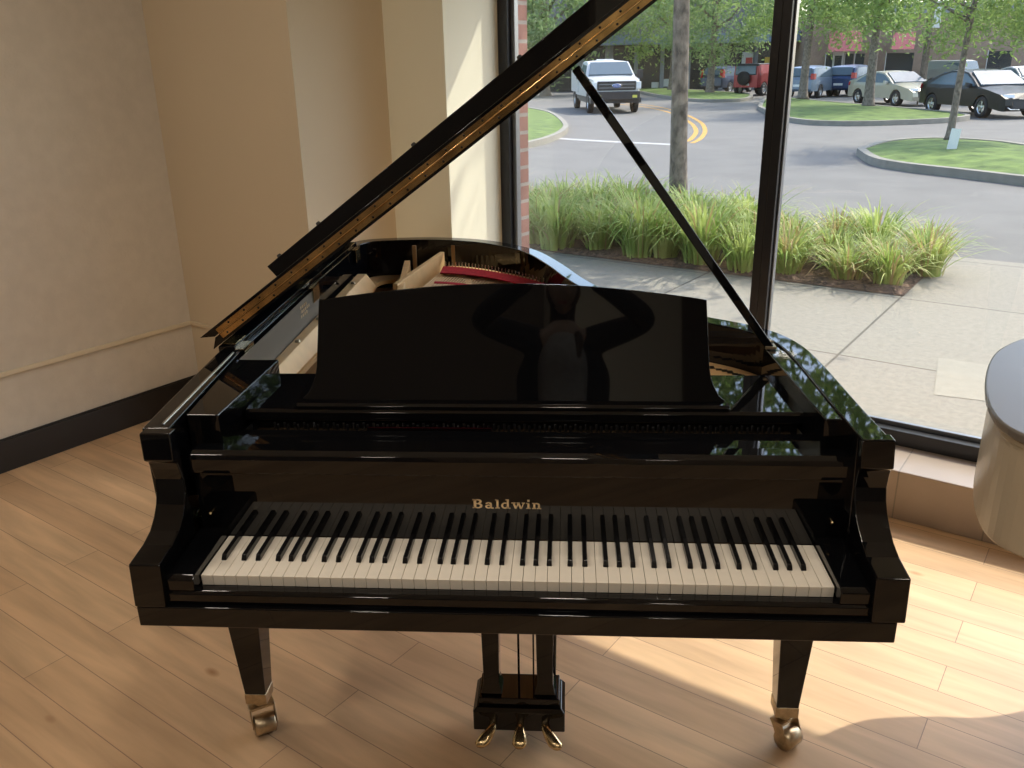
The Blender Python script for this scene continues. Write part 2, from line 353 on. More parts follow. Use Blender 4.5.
# thin seam strip along the closed edge of the bass side
MB().hexa([(-.712, .14, .9955), (-.706, .14, .9955), (-.732, .62, .9955), (-.738, .62, .9955)], [(-.711, .14, .998), (-.707, .14, .998), (-.733, .62, .998), (-.737, .62, .998)]).build('rim_bead', M['steel'], piano)
MB().box((-.728, -.046, .645), (.717, .60, .690)).build('keybed', LQ, piano, .003)
MB().prism_x([(-.034, .690), (-.034, .712), (-.028, .7175), (-.010, .7175), (-.006, .713), (-.006, .690)], -.668, .668).build('key_slip', LQ, piano, .002)
for s in (-1, 1):
    mb = MB().prism_x([(-.032, .7176), (-.032, .742), (-.024, .750), (.148, .756), (.148, .7176)], s*.668, s*.6125)
    MB.build(mb, 'key_block', LQ, piano, .003)
    MB().lathe([(0, -.012), (.0035, -.011), (.004, -.004), (.0025, 0)], 10, axis='y', o=(s*.640, .150, .792)).build('fallboard_knob', M['brass'], piano)
# key frame under the keys
MB().box((-.615, .0, .690), (.615, .149, .711)).build('key_frame', M['satin'], piano)
# keys
WK = 1.222/52
kb = MB().hexa([(-.01135, 0, .712), (.01135, 0, .712), (.01135, .1495, .712), (-.01135, .1495, .712)], [(-.01135, -.001, .735), (.01135, -.001, .735), (.01135, .1495, .735), (-.01135, .1495, .735)])
first_key = None
for i in range(52):
    x = -.611 + WK*(i+.5)
    if first_key is None: first_key = kb.build('white_key', M['ivory'], piano, .0009); o = first_key
    else: o = first_key.copy(); COL.objects.link(o)
    o.location = (x, 0, 0)
bb = MB().hexa([(-.0055, .052, .7352), (.0055, .052, .7352), (.0055, .1495, .7352), (-.0055, .1495, .7352)], [(-.0045, .058, .747), (.0045, .058, .747), (.0045, .1495, .747), (-.0045, .1495, .747)])
fb_ = None
offs = {0: 0, 2: -.0028, 3: .0028, 5: -.0035, 6: 0, }   # white index mod 7, starting at A
for i in range(51):
    n = i % 7                    # 0=A 1=B 2=C 3=D 4=E 5=F 6=G ; a sharp stands after A C D F G
    if n in (1, 4): continue
    x = -.611 + WK*(i+1) + {0: .003, 2: -.0028, 3: .0028, 5: -.003, 6: 0}[n]
    if fb_ is None: fb_ = bb.build('black_key', M['ebony'], piano, .0013); o = fb_
    else: o = fb_.copy(); COL.objects.link(o)
    o.location = (x, 0, 0)
# fallboard standing open
fallb = MB().prism_x([(.1505, .736), (.1505, .8865), (.1400, .8870), (.1385, .918), (.143, .927), (.158, .932), (.196, .930), (.204, .922), (.204, .736)], -.666, .666).build('fallboard', LQ, piano, .0015)
# lettering: strokes with slab serifs, cap height 20 mm
def glyphs():
    out = []                     # polygons in em units (cap height 1)
    def bar(x0, y0, x1, y1): out.append([(x0, y0), (x1, y0), (x1, y1), (x0, y1)])
    def bowl(cx, cy, rx, ry, a0, a1, t, n=14):
        for k in range(n):
            aa = math.radians(a0+(a1-a0)*k/n); ab = math.radians(a0+(a1-a0)*(k+1)/n)
            ir, iy = rx-t, ry-.11
            out.append([(cx+rx*math.cos(aa), cy+ry*math.sin(aa)), (cx+rx*math.cos(ab), cy+ry*math.sin(ab)), (cx+ir*math.cos(ab), cy+iy*math.sin(ab)), (cx+ir*math.cos(aa), cy+iy*math.sin(aa))])
    x = 0
    # B
    bar(.10, 0, .32, 1); bar(0, 0, .5, .1); bar(0, .9, .5, 1); bar(.3, .46, .5, .56)
    bowl(.5, .755, .30, .245, -90, 90, .2); bowl(.5, .28, .36, .28, -90, 90, .22); x = 1.05
    # a
    bowl(x+.34, .47, .28, .21, 0, 170, .17); bar(x+.45, .10, x+.63, .48); bowl(x+.33, .20, .29, .21, 30, 330, .17); bar(x+.55, 0, x+.78, .10); x += .92
    # l
    bar(x+.10, 0, x+.28, 1.02); bar(x, 0, x+.38, .09); bar(x, .93, x+.28, 1.02); x += .50
    # d
    bowl(x+.34, .33, .33, .34, 60, 330, .17); bar(x+.50, 0, x+.68, 1.02); bar(x+.40, .93, x+.6, 1.02); bar(x+.5, 0, x+.8, .09); x += .92
    # w
    def slant(xa, ya, xb, yb, t): out.append([(xa, ya), (xa+t, ya), (xb+t, yb), (xb, yb)])
    slant(x+.06, .66, x+.28, 0, .18); slant(x+.52, .66, x+.32, 0, .10); slant(x+.48, .66, x+.72, 0, .18); slant(x+1.0, .66, x+.78, 0, .10)
    bar(x-.02, .6, x+.34, .68); bar(x+.42, .6, x+.72, .68); bar(x+.88, .6, x+1.16, .68); x += 1.26
    # i
    bar(x+.10, 0, x+.28, .66); bar(x, 0, x+.38, .09); bar(x, .58, x+.28, .66); bar(x+.09, .82, x+.29, 1.0); x += .5
    # n
    bar(x+.10, 0, x+.28, .66); bar(x, 0, x+.36, .09); bar(x, .58, x+.28, .66); bowl(x+.40, .40, .28, .27, 0, 130, .17); bar(x+.51, 0, x+.68, .42); bar(x+.43, 0, x+.78, .09); x += .82
    return out, x
gl, gw = glyphs(); S = .0205; SX = S*(.1420/(gw*S)) if True else S
mb = MB()
for poly in gl:
    mb.hexa([(-.0155-.0705+px*SX, .1506, .8095+py*S) for px, py in poly], [(-.0155-.0705+px*SX, .1490, .8095+py*S) for px, py in poly])
mb.build('brand_lettering', M['gold'], fallb, fix=False)
# action rail, added slot of pins and felt imitating a reflected stripe, desk board
MB().prism_x([(.206, .80), (.206, .916), (.212, .921), (.290, .921), (.290, .80)], -.668, .668).build('action_rail', LQ, piano, .0015)
MB().box((-.60, .292, .80), (.60, .328, .892)).build('reflected_block', M['plate'], piano)
MB().box((-.34, .314, .8922), (-.06, .320, .905)).build('felt_strip', M['felt'], piano)  # red streak of the reflected stripe, built as a solid strip
pin = MB().lathe([(0, .016), (.0030, .016), (.0033, .004), (.0038, .0), (0, 0)], 8)
fp = None; cnt = 0
for r in range(2):
    for i in range(50):
        o = pin.build('reflected_pin', M['steel'], piano) if fp is None else fp.copy()
        if fp is None: fp = o
        else: COL.objects.link(o)
        o.location = (-.56 + i*.0229 + r*.011, .299 + r*.010, .8922)
shelf = MB().prism_x([(.322, .930), (.322, .949), (.327, .955), (.560, .955), (.565, .950), (.565, .930)], -.609, .614).build('desk_shelf', LQ, piano, .001)
MB().prism_x([(.330, .898), (.330, .9299), (.555, .9299), (.555, .898)], -.600, .605).build('shelf_rail', LQ, piano, .001)
# music desk
T = math.radians(12.5)
def DP(x, h, t): return (x, .352 + h*math.sin(T) + t*math.cos(T), .9575 + h*math.cos(T) - t*math.sin(T))
cx = -.018
prof = [(-.470, 0), (-.468, .014), (-.456, .024), (-.446, .042), (-.438, .062), (-.434, .085), (-.424, .232)]
arch = [(-.424+.848*k/24, .232+.036*math.sin(PI*k/24)**.9) for k in range(1, 24)]
desk_poly = prof + arch + [(-x, y) for x, y in reversed(prof)]
mb = MB(); mb.hexa([DP(cx+x, y, 0) for x, y in desk_poly], [DP(cx+x, y, .016) for x, y in desk_poly])
desk = mb.build('music_desk', LQ, piano, .0015)
MB().prism_x([(.325, .9552), (.325, .963), (.331, .968), (.350, .968), (.352, .9552)], -.475+cx, .475+cx).build('desk_ledge', LQ, desk, .001)
MB().tube([(.20, .50, .957), (.20, .40, 1.10)], .006).tube([(-.24, .50, .957), (-.24, .40, 1.10)], .006).build('desk_prop', M['satin'], desk)

# inside: soundboard, iron plate with struts, strings, felts
ins = offset(outer, .058)
ins = [p for p in ins if p[1] > .57]
MB().prism([(-.706, .57)] + ins + [(.655, .57)], .790, .800).build('soundboard', M['spruce'], piano)
pin_ = offset(outer, .060)
pin_ = [p for p in pin_ if p[1] > .60]
plate_o = [(-.60, .33), (-.60, .60)] + pin_ + [(.62, .33)]
def inring(poly, d):            # shrink towards the middle
    c = Vector((sum(p[0] for p in poly)/len(poly), sum(p[1] for p in poly)/len(poly)))
    return [tuple(Vector(p) + (c-Vector(p)).normalized()*d) for p in poly]
mb = MB(); pl_in = inring(plate_o, .075)
rows = [[(*plate_o[i], .835), (*plate_o[i], .852), (*pl_in[i], .846), (*pl_in[i], .832)] for i in range(len(plate_o))]; rows.append(rows[0])
mb.grid(rows, smooth=False, close=True)
mb.box((-.60, .32, .835), (.60, .60, .850))        # tuning web
plate = mb.build('iron_plate', M['plate'], piano)
def strut(a, b, w, h0, h1, z0=.846):
    a, b = Vector((*a, 0)), Vector((*b, 0)); d = (b-a).normalized(); n = Vector((-d.y, d.x, 0))*w/2
    lo = [a-n, b-n, b+n, a+n]
    return MB().hexa([(v.x, v.y, z0) for v in lo], [(v.x*.9+m.x*.1, v.y*.9+m.y*.1, z0+h) for v, m, h in zip(lo, [a, b, b, a], [h0, h1, h1, h0])]).build('strut', M['plate'], plate, .002)
mb = MB(); fl = [(-.704, .58), (-.714, 1.2), (-.712, 1.85)]      # raised flange along the bass rim
mb.hexa([(-.708, .575, .850), (-.664, .575, .850), (-.640, 1.86, .850), (-.716, 1.86, .850)], [(-.708, .575, .903), (-.680, .575, .903), (-.680, 1.86, .903), (-.716, 1.86, .903)])
mb.build('flange', M['plate'], plate, .003)
mb = MB(); mb.hexa([(-.709, .57, .855), (-.7065, .57, .855), (-.7170, 1.2, .855), (-.7195, 1.2, .855)], [(-.709, .57, .988), (-.7065, .57, .988), (-.7170, 1.2, .988), (-.7195, 1.2, .988)])
mb.hexa([(-.7195, 1.2, .855), (-.7170, 1.2, .855), (-.7165, 1.36, .855), (-.7190, 1.36, .855)], [(-.7195, 1.2, .988), (-.7170, 1.2, .988), (-.7168, 1.30, .985), (-.7193, 1.30, .985)])
mb.build('rim_lining', M['lining'], piano)
strut((-.36, .45), (-.545, 2.02), .026, .05, .075)
strut((-.52, 1.62), (-.40, 2.02), .022, .075, .11)
strut((-.05, .45), (-.30, 1.95), .026, .05, .06)
strut((.25, .45), (.02, 1.55), .026, .05, .05)
strut((.48, .45), (.33, .98), .026, .045, .04)
for x, y in [(-.690, .75), (-.692, .98), (-.695, 1.22), (-.695, 1.46), (-.695, 1.7)]:
    MB().lathe([(0, .006), (.007, .006), (.009, 0)], 10, o=(x, y, .903)).build('plate_bolt', M['old_brass'], plate)
fa_ = [(-.38+.46*t, 1.90-.34*t**1.6) for t in [k/12 for k in range(13)]]
# raised bass hitch-pin casting in the tail
MB().prism([(x, y+.002) for x, y in fa_] + [(x+.01, y+.06) for x, y in reversed(fa_)], .846, .912).build('hitch_frame', M['plate'], plate, .003)
sb = M['copper']
for i in range(44):                                 # bass courses run over the tenor ones
    t = i/43
    a = Vector((-.60+.42*t, .48, .872)); b = Vector((-.38+.46*t, 1.90-.34*t**1.6, .908))
    MB().tube([a, b], .0030-.0010*t, 5).build('string', sb, piano, fix=False)
for i in range(54):
    t = i/53
    a = Vector((-.12+.72*t, .48, .868)); b = Vector((-.44+1.0*t, 1.80-1.12*t**.8, .862))
    MB().tube([a, b], .0013, 4).build('string', M['steel'], piano, fix=False)
felt = MB()
fa_ = [(-.38+.46*t, 1.90-.34*t**1.6) for t in [k/12 for k in range(13)]]
felt.grid([[(x, y-.26, .9175), (x, y-.26, .920), (x, y-.235, .920), (x, y-.235, .9175)] for x, y in fa_], smooth=False, close=True)
felt.grid([[(x, y-.095+.03*(x+.38), .915), (x, y-.095+.03*(x+.38), .919), (x, y-.005, .924), (x, y-.005, .914)] for x, y in fa_], smooth=False, close=True)
felt.build('felt_strip', M['felt'], piano)
MB().tube([(-.40, 1.66, .888), (-.27, 1.62, .888), (-.12, 1.50, .888), (.0, 1.34, .885)], .012, 6).build('bridge', M['spruce'], piano)
for i in range(34):
    t = i/33; x = -.375+.45*t; y = 1.915-.34*t**1.6
    MB().tube([(x, y, .90), (x+.003, y+.004, .938)], .0026, 5).build('hitch_pin', M['chrome'], piano, fix=False)
# gilt makers decal on the plate, treble end, and small decal on the bass rim
dm = mat('black_decal', (.02, .015, .01), rough=.5)
mb = MB()
for i in range(7): mb.box((.44+.021*i, .63, .8505), (.455+.021*i, .648+.004*(i % 2), .8512))
mb.box((.44, .615, .8505), (.58, .619, .8512)); mb.build('plate_lettering', dm, plate)
mb = MB()
for r_ in range(3):
    for k in range(5 if r_ != 1 else 7): mb.box((-.7165, 1.09+.019*k-(.01 if r_ == 1 else 0), .965-.014*r_), (-.7155, 1.103+.019*k-(.01 if r_ == 1 else 0), .974-.014*r_))
mb.build('rim_decal', M['gold'], piano)
tp_ = [p for p in offset(outer, .060) if .28 < p[0] < .64 and p[1] > .6]; tq_ = offset(tp_, .085)
MB().prism(tp_ + tq_[::-1], .846, .885).build('flange', M['plate'], plate, .002)
mb = MB()
for i in range(1, len(tp_)-1, 1):
    c_ = (Vector(tp_[i])+Vector(tq_[i]))/2; mb.box((c_.x-.010, c_.y-.006, .8855), (c_.x+.006, c_.y+.008+.004*(i % 3), .8862))
mb.build('plate_lettering', dm, plate)
# upright bars imitating ribs of reflection in the inner rim at the tail
for x, y in [(-.52, 2.060), (-.36, 2.066)]:
    MB().box((x-.008, y-.012, .80), (x+.008, y+.004, .975)).build('reflection_rib', M['spruce'], piano, .002)

# lid
A = math.radians(36.0); CA, SA = math.cos(A), math.sin(A)
def LP(s, y, t): return (-.774 + s*CA - t*SA, y, 1.011 + s*SA + t*CA)
lid_o = [(-.012, .60), (-.012, 2.02), (.008, 2.07)] + [(x+.745, y+.012) for x, y in tail[10:-4:2]] + [(1.475, .60)]
mb = MB(); tp = [(s+(.026 if s < 0 else 0), y) for s, y in lid_o]
mb.hexa([LP(s, y, 0) for s, y in lid_o], [LP(s, y, .0205) for s, y in tp])
lid = mb.build('lid', LQ, piano)
fo = [(.014, .60), (.014, 1.115), (1.475, 1.115), (1.475, .60)]; ft = [(-.020, .60), (-.020, 1.115), (1.485, 1.115), (1.485, .60)]
mb = MB(); mb.hexa([LP(s, y, .0225) for s, y in fo], [LP(s, y, .043) for s, y in ft]); flap = mb.build('lid_flap', LQ, lid, .0015)
mb = MB(); mb.hexa([LP(.050, 1.065, .0432), LP(.050, 1.112, .0432), LP(1.47, 1.112, .0432), LP(1.47, 1.065, .0432)], [LP(.046, 1.068, .090), LP(.046, 1.112, .090), LP(1.47, 1.112, .108), LP(1.47, 1.068, .108)])
mb.build('flap_lip', LQ, lid, .002)
for s in (.09, .25, .62, 1.0, 1.38):
    mb = MB(); mb.lathe([(0, .008), (.006, .007), (.008, 0)], 10)
    mtx = Matrix.Translation(LP(s, 1.09, .090+.018*(s-.05)/1.42)) @ Matrix.Rotation(-A, 4, 'Y')
    mb.xf(mtx).build('rubber_bumper', M['rubber'], lid)
mb = MB()
mb.hexa([LP(.03, .5985, .0070), LP(1.46, .5985, .0070), LP(1.46, .6005, .0070), LP(.03, .6005, .0070)], [LP(.03, .5985, .0200), LP(1.46, .5985, .0200), LP(1.46, .6005, .0200), LP(.03, .6005, .0200)])
mb.hexa([LP(.03, .5985, .0235), LP(1.46, .5985, .0235), LP(1.46, .6005, .0235), LP(.03, .6005, .0235)], [LP(.03, .5985, .0355), LP(1.46, .5985, .0355), LP(1.46, .6005, .0355), LP(.03, .6005, .0355)])
mb.tube([LP(.03, .597, .0215), LP(1.46, .597, .0215)], .0022, 8)
hinge = mb.build('long_hinge', M['hinge'], lid)
mb = MB().lathe([(0, -.0012), (.0026, -.0010), (.0030, 0)], 8, axis='y')
sc = None
for k in range(27):
    for tt in (.0125, .0298):
        s = .05 + k*.0535 + (.02 if tt > .02 else 0)
        if s > 1.45: continue
        if sc is None: sc = mb.build('hinge_screw', M['satin'], hinge); o = sc
        else: o = sc.copy(); COL.objects.link(o)
        o.location = LP(s, .5985, tt)
# lid prop and its cup
a, b = Vector((.611, .66, .992)), Vector((.123, .70, 1.655))
d = (b-a).normalized(); n1 = Vector((0, 1, 0)); n1 = (n1-d*n1.dot(d)).normalized(); n2 = d.cross(n1)
def stick(p, q, w, h): return MB().hexa([p-n1*w-n2*h, p+n1*w-n2*h, p+n1*w+n2*h, p-n1*w+n2*h], [q-n1*w-n2*h, q+n1*w-n2*h, q+n1*w+n2*h, q-n1*w+n2*h])
prop = stick(a, b, .009, .0105).build('lid_prop', LQ, piano, .003)
MB().box((.598, .645, .9925), (.624, .678, .999)).box((.606, .653, .999), (.616, .668, 1.012)).build('prop_socket', M['old_brass'], prop, .001)
MB().prism([(-.771, .60), (-.7775, 1.2), (-.776, 1.95), (-.732, 1.95), (-.735, 1.2), (-.728, .60)], .9952, 1.012).build('hinge_rail', LQ, piano, .002)
# bass side lid hinges (brass)
for y in (.62, 1.25, 1.85):
    MB().box((-.730, y, .9955), (-.712, y+.07, .9985)).box((-.768, y, 1.012), (-.732, y+.07, 1.0145)).box((-.7150, y, .950), (-.7120, y+.07, .9985)).tube([(-.772, y, 1.000), (-.772, y+.07, 1.000)], .005, 10).build('lid_hinge', M['brass'], piano, .0008)

# legs
def make_leg(parent, x, y, top, rz):
    mb = MB()
    mb.hexa([(x-.027, y-.027, .118), (x+.027, y-.027, .118), (x+.027, y+.027, .118), (x-.027, y+.027, .118)], [(x-.054, y-.054, top-.03), (x+.054, y-.054, top-.03), (x+.054, y+.054, top-.03), (x-.054, y+.054, top-.03)])
    mb.box((x-.062, y-.062, top-.03), (x+.062, y+.062, top))
    lg = mb.build('leg', LQ, parent, .003)
    cs = MB().box((x-.029, y-.029, .098), (x+.029, y+.029, .130)).build('caster_cup', M['old_brass'], lg, .003)
    fk = MB()
    c, s = math.cos(rz), math.sin(rz); R = Matrix.Translation((x, y, 0)) @ Matrix.Rotation(rz, 4, 'Z')
    fk.lathe([(0, .099), (.018, .099), (.020, .085), (.012, .078), (0, .078)], 14)
    for e in (-1, 1):
        fk.prism_x([(-.018, .080), (.020, .080), (.036, .040), (.030, .022), (.012, .026)], e*.033, e*.029)
    fk.box((-.033, -.018, .074), (.033, .020, .082)); fk.xf(R).build('caster_fork', M['old_brass'], lg, .002)
    MB().lathe([(0, -.0275), (.024, -.0275), (.0275, -.024), (.0275, .024), (.024, .0275), (0, .0275)], 22, axis='x', o=(0, .020, .0275)).xf(R).build('caster_wheel', M['old_brass'], lg)
    return lg
make_leg(piano, -.705, .395, .645, -2.6)
make_leg(piano, .668, .40, .645, -2.45)
make_leg(piano, -.32, 1.75, .66, .6)

# pedal lyre
lyre = empty('pedal_lyre', (-.012, .413, 0), 0, piano)
MB().box((-.118, -.062, .050), (.118, .062, .108)).hexa([(-.118, -.062, .108), (.118, -.062, .108), (.118, .062, .108), (-.118, .062, .108)], [(-.108, -.052, .118), (.108, -.052, .118), (.108, .062, .118), (-.108, .062, .118)]).box((-.104, -.046, .118), (.104, .052, .140)).build('lyre_box', LQ, lyre, .003)
for x in (-.072, .066):
    mb = MB().hexa([(x-.028, -.032, .140), (x+.028, -.032, .140), (x+.028, .030, .140), (x-.028, .030, .140)], [(x-.020, -.024, .170), (x+.020, -.024, .170), (x+.020, .024, .170), (x-.020, .024, .170)])
    mb.hexa([(x-.020, -.024, .170), (x+.020, -.024, .170), (x+.020, .024, .170), (x-.020, .024, .170)], [(x-.027, -.026, .645), (x+.027, -.026, .645), (x+.027, .026, .645), (x-.027, .026, .645)])
    mb.build('lyre_post', LQ, lyre, .002)
MB().box((-.12, -.04, .62), (.12, .05, .645)).build('lyre_head', LQ, lyre, .003)
for x in (-.004, .035): MB().tube([(x, .03, .14), (x, .03, .645)], .0022 if x != -.004 else .003, 8).build('pedal_rod', M['satin'], lyre)
for x in (-.088, .086): MB().tube([(x, .05, .13), (x*1.05, .36, .64)], .008, 8).build('lyre_brace', M['satin'], lyre)
for k, x in enumerate((-.066, 0.004, .068)):
    sw = (-.022, 0, .024)[k]
    pts = [(x, -.04, .080), (x, -.066, .080), (x+sw*.1, -.084, .078), (x+sw*.6, -.100, .068), (x+sw*1.1, -.116, .058), (x+sw*1.25, -.126, .056)]
    wd = [.010, .010, .012, .017, .019, .010]
    rows = []
    for (px, py, pz), wv in zip(pts, wd): rows.append([(px+wv*math.cos(2*PI*j/12), py, pz+wv*.55*math.sin(2*PI*j/12)) for j in range(12)])
    mb = MB().grid(rows, close=True); mb.add(rows[-1], [list(range(12))], 0, True); mb.build('pedal', M['brass'], lyre)

# ================================================================== THE IVORY GRAND at the edge of the view
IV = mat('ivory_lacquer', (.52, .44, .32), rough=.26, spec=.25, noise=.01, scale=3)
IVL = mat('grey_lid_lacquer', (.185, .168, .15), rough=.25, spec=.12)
wp = empty('baby_grand_piano', (2.600, .10, 0), math.radians(65))
tag(wp, 'ivory baby grand piano with grey closed lid beside the window kerb', 'piano')
wt = catmull([(-.70, 1.36), (-.69, 1.455), (-.62, 1.53), (-.45, 1.562), (-.20, 1.555), (-.04, 1.51), (.08, 1.435), (.185, 1.345), (.27, 1.21), (.335, 1.075), (.42, .97), (.52, .86), (.63, .73), (.69, .60), (.71, .42)], 5)
wo = [(-.70, .02), (-.70, .6)] + wt + [(.72, .02)]
def inset(poly, d): return offset(poly, d)
wi = inset(wo, .016)
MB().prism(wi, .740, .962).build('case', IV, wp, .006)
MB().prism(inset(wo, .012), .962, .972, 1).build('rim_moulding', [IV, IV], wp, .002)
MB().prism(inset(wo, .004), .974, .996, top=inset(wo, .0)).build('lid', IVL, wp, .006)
MB().prism_x([(-.16, .64), (.05, .64), (.05, .97), (.0, .97), (-.02, .86), (-.06, .79), (-.16, .77)], -.69, -.64).prism_x([(-.16, .64), (.05, .64), (.05, .97), (.0, .97), (-.02, .86), (-.06, .79), (-.16, .77)], .66, .71).build('arms', IV, wp, .003)
MB().box((-.69, -.17, .62), (.71, .45, .745)).build('keybed', IV, wp, .004)
MB().prism_x([(-.15, .746), (-.15, .765), (-.02, .78), (.02, .95), (.05, .95), (.05, .746)], -.64, .66).build('fallboard', IV, wp, .003)
for y in (1.355, .45):
    MB().box((-.703, y, .940), (-.680, y+.07, .944)).tube([(-.705, y, .972), (-.705, y+.085, .972)], .006, 8).box((-.7035, y+.005, .952), (-.6995, y+.08, .992)).build('lid_hinge', M['brass'], wp, .001)
for x, y, tp in ((-.60, .12, .62), (.60, .12, .62), (-.30, 1.22, .740)):
    MB().hexa([(x-.03, y-.03, .07), (x+.03, y-.03, .07), (x+.03, y+.03, .07), (x-.03, y+.03, .07)], [(x-.055, y-.055, tp), (x+.055, y-.055, tp), (x+.055, y+.055, tp), (x-.055, y+.055, tp)]).build('leg', IV, wp, .004)
    MB().lathe([(0, -.016), (.034, -.016), (.034, .016), (0, .016)], 16, axis='x', o=(x, y, .034)).box((x-.022, y-.02, .03), (x+.022, y+.02, .071)).build('caster', M['brass'], wp)

# ================================================================== OUTSIDE
RZ = -.28                                     # road level
ground_r = lambda v: toR(v)
struct(MB().box((-6, QW+.1, -.3), (9, 7.22, 0)), 'sidewalk', M['concrete'], 'sunlit pale concrete sidewalk with scored joints', RA)
struct(MB().box((-60, 7.22, -.6), (70, 110, RZ)), 'road', M['asphalt'], 'grey asphalt street and parking lot', RA)
pa, pb = toR(G(945, 385)), 0
struct(MB().add([(*toR(G(*p)), .002) for p in [(938, 358), (992, 366), (991, 402), (934, 395)]], [[0, 1, 2, 3]]), 'pavement_patch', M['pale_conc'], 'paler square patch in the sidewalk', RA)  # slightly paler flat quad laid over the slabs
struct(MB().box((-2.6, QW+.04, -.1), (-1.825, QW+.40, 5)), 'brick_pier', M['brick'], 'red brick pier just outside the window frame', RA)
# planting bed
bed = MB()
nx, ny = 60, 20; rows = []
for j in range(ny+1):
    row = []
    for i in range(nx+1):
        p = -6.0 + (6.0-.42)*i/nx; q = 5.56+1.62*j/ny
        e = min(i, nx-i, j, ny-j); row.append((p, q, (.006 if e == 0 else .02+.02*random.random())))
    rows.append(row)
struct(bed.grid(rows), 'planting_bed', M['mulch'], 'brown bark mulch bed along the sidewalk', RA)
# grass clumps
def clump(seed, dry=.15, n=120, h0=.55):
    rnd = random.Random(seed); mb = MB()
    for i in range(n):
        a = rnd.uniform(0, 2*PI); r0 = rnd.uniform(0, .15); h = h0*rnd.uniform(.55, 1.1); reach = rnd.uniform(.08, .60)*(1 if rnd.random() > .3 else .5); wd = rnd.uniform(.007, .013)
        mi = 1 if rnd.random() < dry else 0
        droop = rnd.uniform(.2, .95); ax = Vector((math.cos(a), math.sin(a), 0)); sd_ = Vector((-ax.y, ax.x, 0)); rows = []
        for k in range(7):
            t = k/6; p = ax*(r0+reach*t**1.6) + Vector((0, 0, h*(t*1.25 - droop*t**3)/(1.25-droop*.4)))
            ww = wd*(1-t)**.6*(1 if t > 0 else .8)+.0008
            rows.append([p-sd_*ww, p+sd_*ww])
        mb.grid(rows, mi)
    return mb
cl = [clump(s, d, n, h) for s, d, n, h in ((1, .06, 240, .60), (2, .20, 220, .56), (3, .10, 250, .64), (4, .30, 190, .50))]
protos = []; k = 0
rnd = random.Random(5)
for j, q in enumerate((5.78, 6.28, 6.85)):
    for i in range(15):
        p = -.62-.36*i + rnd.uniform(-.09, .09) + (.2 if j == 1 else 0); qq = q + rnd.uniform(-.1, .1)
        v = rnd.choice((0, 2, 0, 2, 1)) if i > 3 else rnd.choice((1, 3, 1, 0, 1))
        pr = next((o for n_, o in protos if n_ == v), None)
        if pr is None:
            o = cl[v].build('ornamental_grass', [M['blade'], M['blade_dry']], fix=False); protos.append((v, o))
        else: o = pr.copy(); COL.objects.link(o)
        o.location = RW(p, qq, .015); o.rotation_euler = (0, 0, rnd.uniform(0, 6.28)); s = rnd.uniform(.78, 1.15)*(.80 if i <= 3 else 1); o.scale = (s, s, s)
        if i <= 3: tag(o, 'yellowing arching grass clump at the near end of the mulch bed', 'grass clump', 'yellowing grass clumps in the mulch bed')
        else: tag(o, 'green arching grass clump further along the mulch bed', 'grass clump', 'green grass clumps in the mulch bed')

# kerbed lawn islands
def island(name, pts, label, hgt=.15):
    P_ = [G(*p, RZ+hgt) for p in pts]; P_ = [(v.x, v.y) for v in P_]
    P_ = catmull(P_+[P_[0]], 4)[:-1]
    a = sum(P_[i][0]*P_[(i+1) % len(P_)][1]-P_[(i+1) % len(P_)][0]*P_[i][1] for i in range(len(P_)))
    if a < 0: P_.reverse()
    n = len(P_); inn = []
    for i, p in enumerate(P_):
        t = (Vector(P_[(i+1) % n])-Vector(P_[i-1])).normalized(); inn.append((p[0]-t.y*.16, p[1]+t.x*.16))
    e = empty(name); e['kind'] = 'structure'; e['label'] = label
    mb = MB(); rows = [[(*P_[i], RZ-.02), (*P_[i], RZ+hgt), (*inn[i], RZ+hgt), (*inn[i], RZ+hgt-.04)] for i in range(n)]; rows.append(rows[0])
    mb.grid(rows, smooth=False); mb.build('kerb', M['curb'], e)
    cen = Vector((sum(p[0] for p in inn)/n, sum(p[1] for p in inn)/n))
    mb = MB(); rows = []
    for k_ in range(6):
        f = k_/5; rows.append([(cen.x+(p[0]-cen.x)*(1-f), cen.y+(p[1]-cen.y)*(1-f), RZ+hgt-.02+.10*math.sin(f*PI/2)) for p in inn+[inn[0]]])
    mb.grid(rows); mb.build('lawn', M['turf'], e)
    return e
island('lawn_island', [(857, 148), (872, 157), (905, 163), (960, 169), (1030, 177), (1110, 186), (1120, 160), (1030, 144), (985, 139), (930, 137), (885, 140)], 'grass island with rounded kerb holding a slim tree')
island('lawn_island', [(758, 106), (775, 114), (800, 119), (840, 121), (900, 120), (960, 117), (966, 113), (915, 108), (868, 104), (830, 101), (790, 97), (765, 98)], 'grass island in front of the beige sedan')
island('lawn_island', [(636, 90), (660, 95), (700, 99), (740, 98.5), (752, 96), (748, 93), (715, 90.5), (680, 88.5), (645, 87)], 'distant grass island behind the thick tree trunk')
island('lawn_island', [(380, 120), (450, 103), (500, 102), (530, 107), (553, 112), (567, 122), (566, 129), (552, 136), (528, 142), (480, 150), (380, 160)], 'rounded lawn corner beside the brick pier')
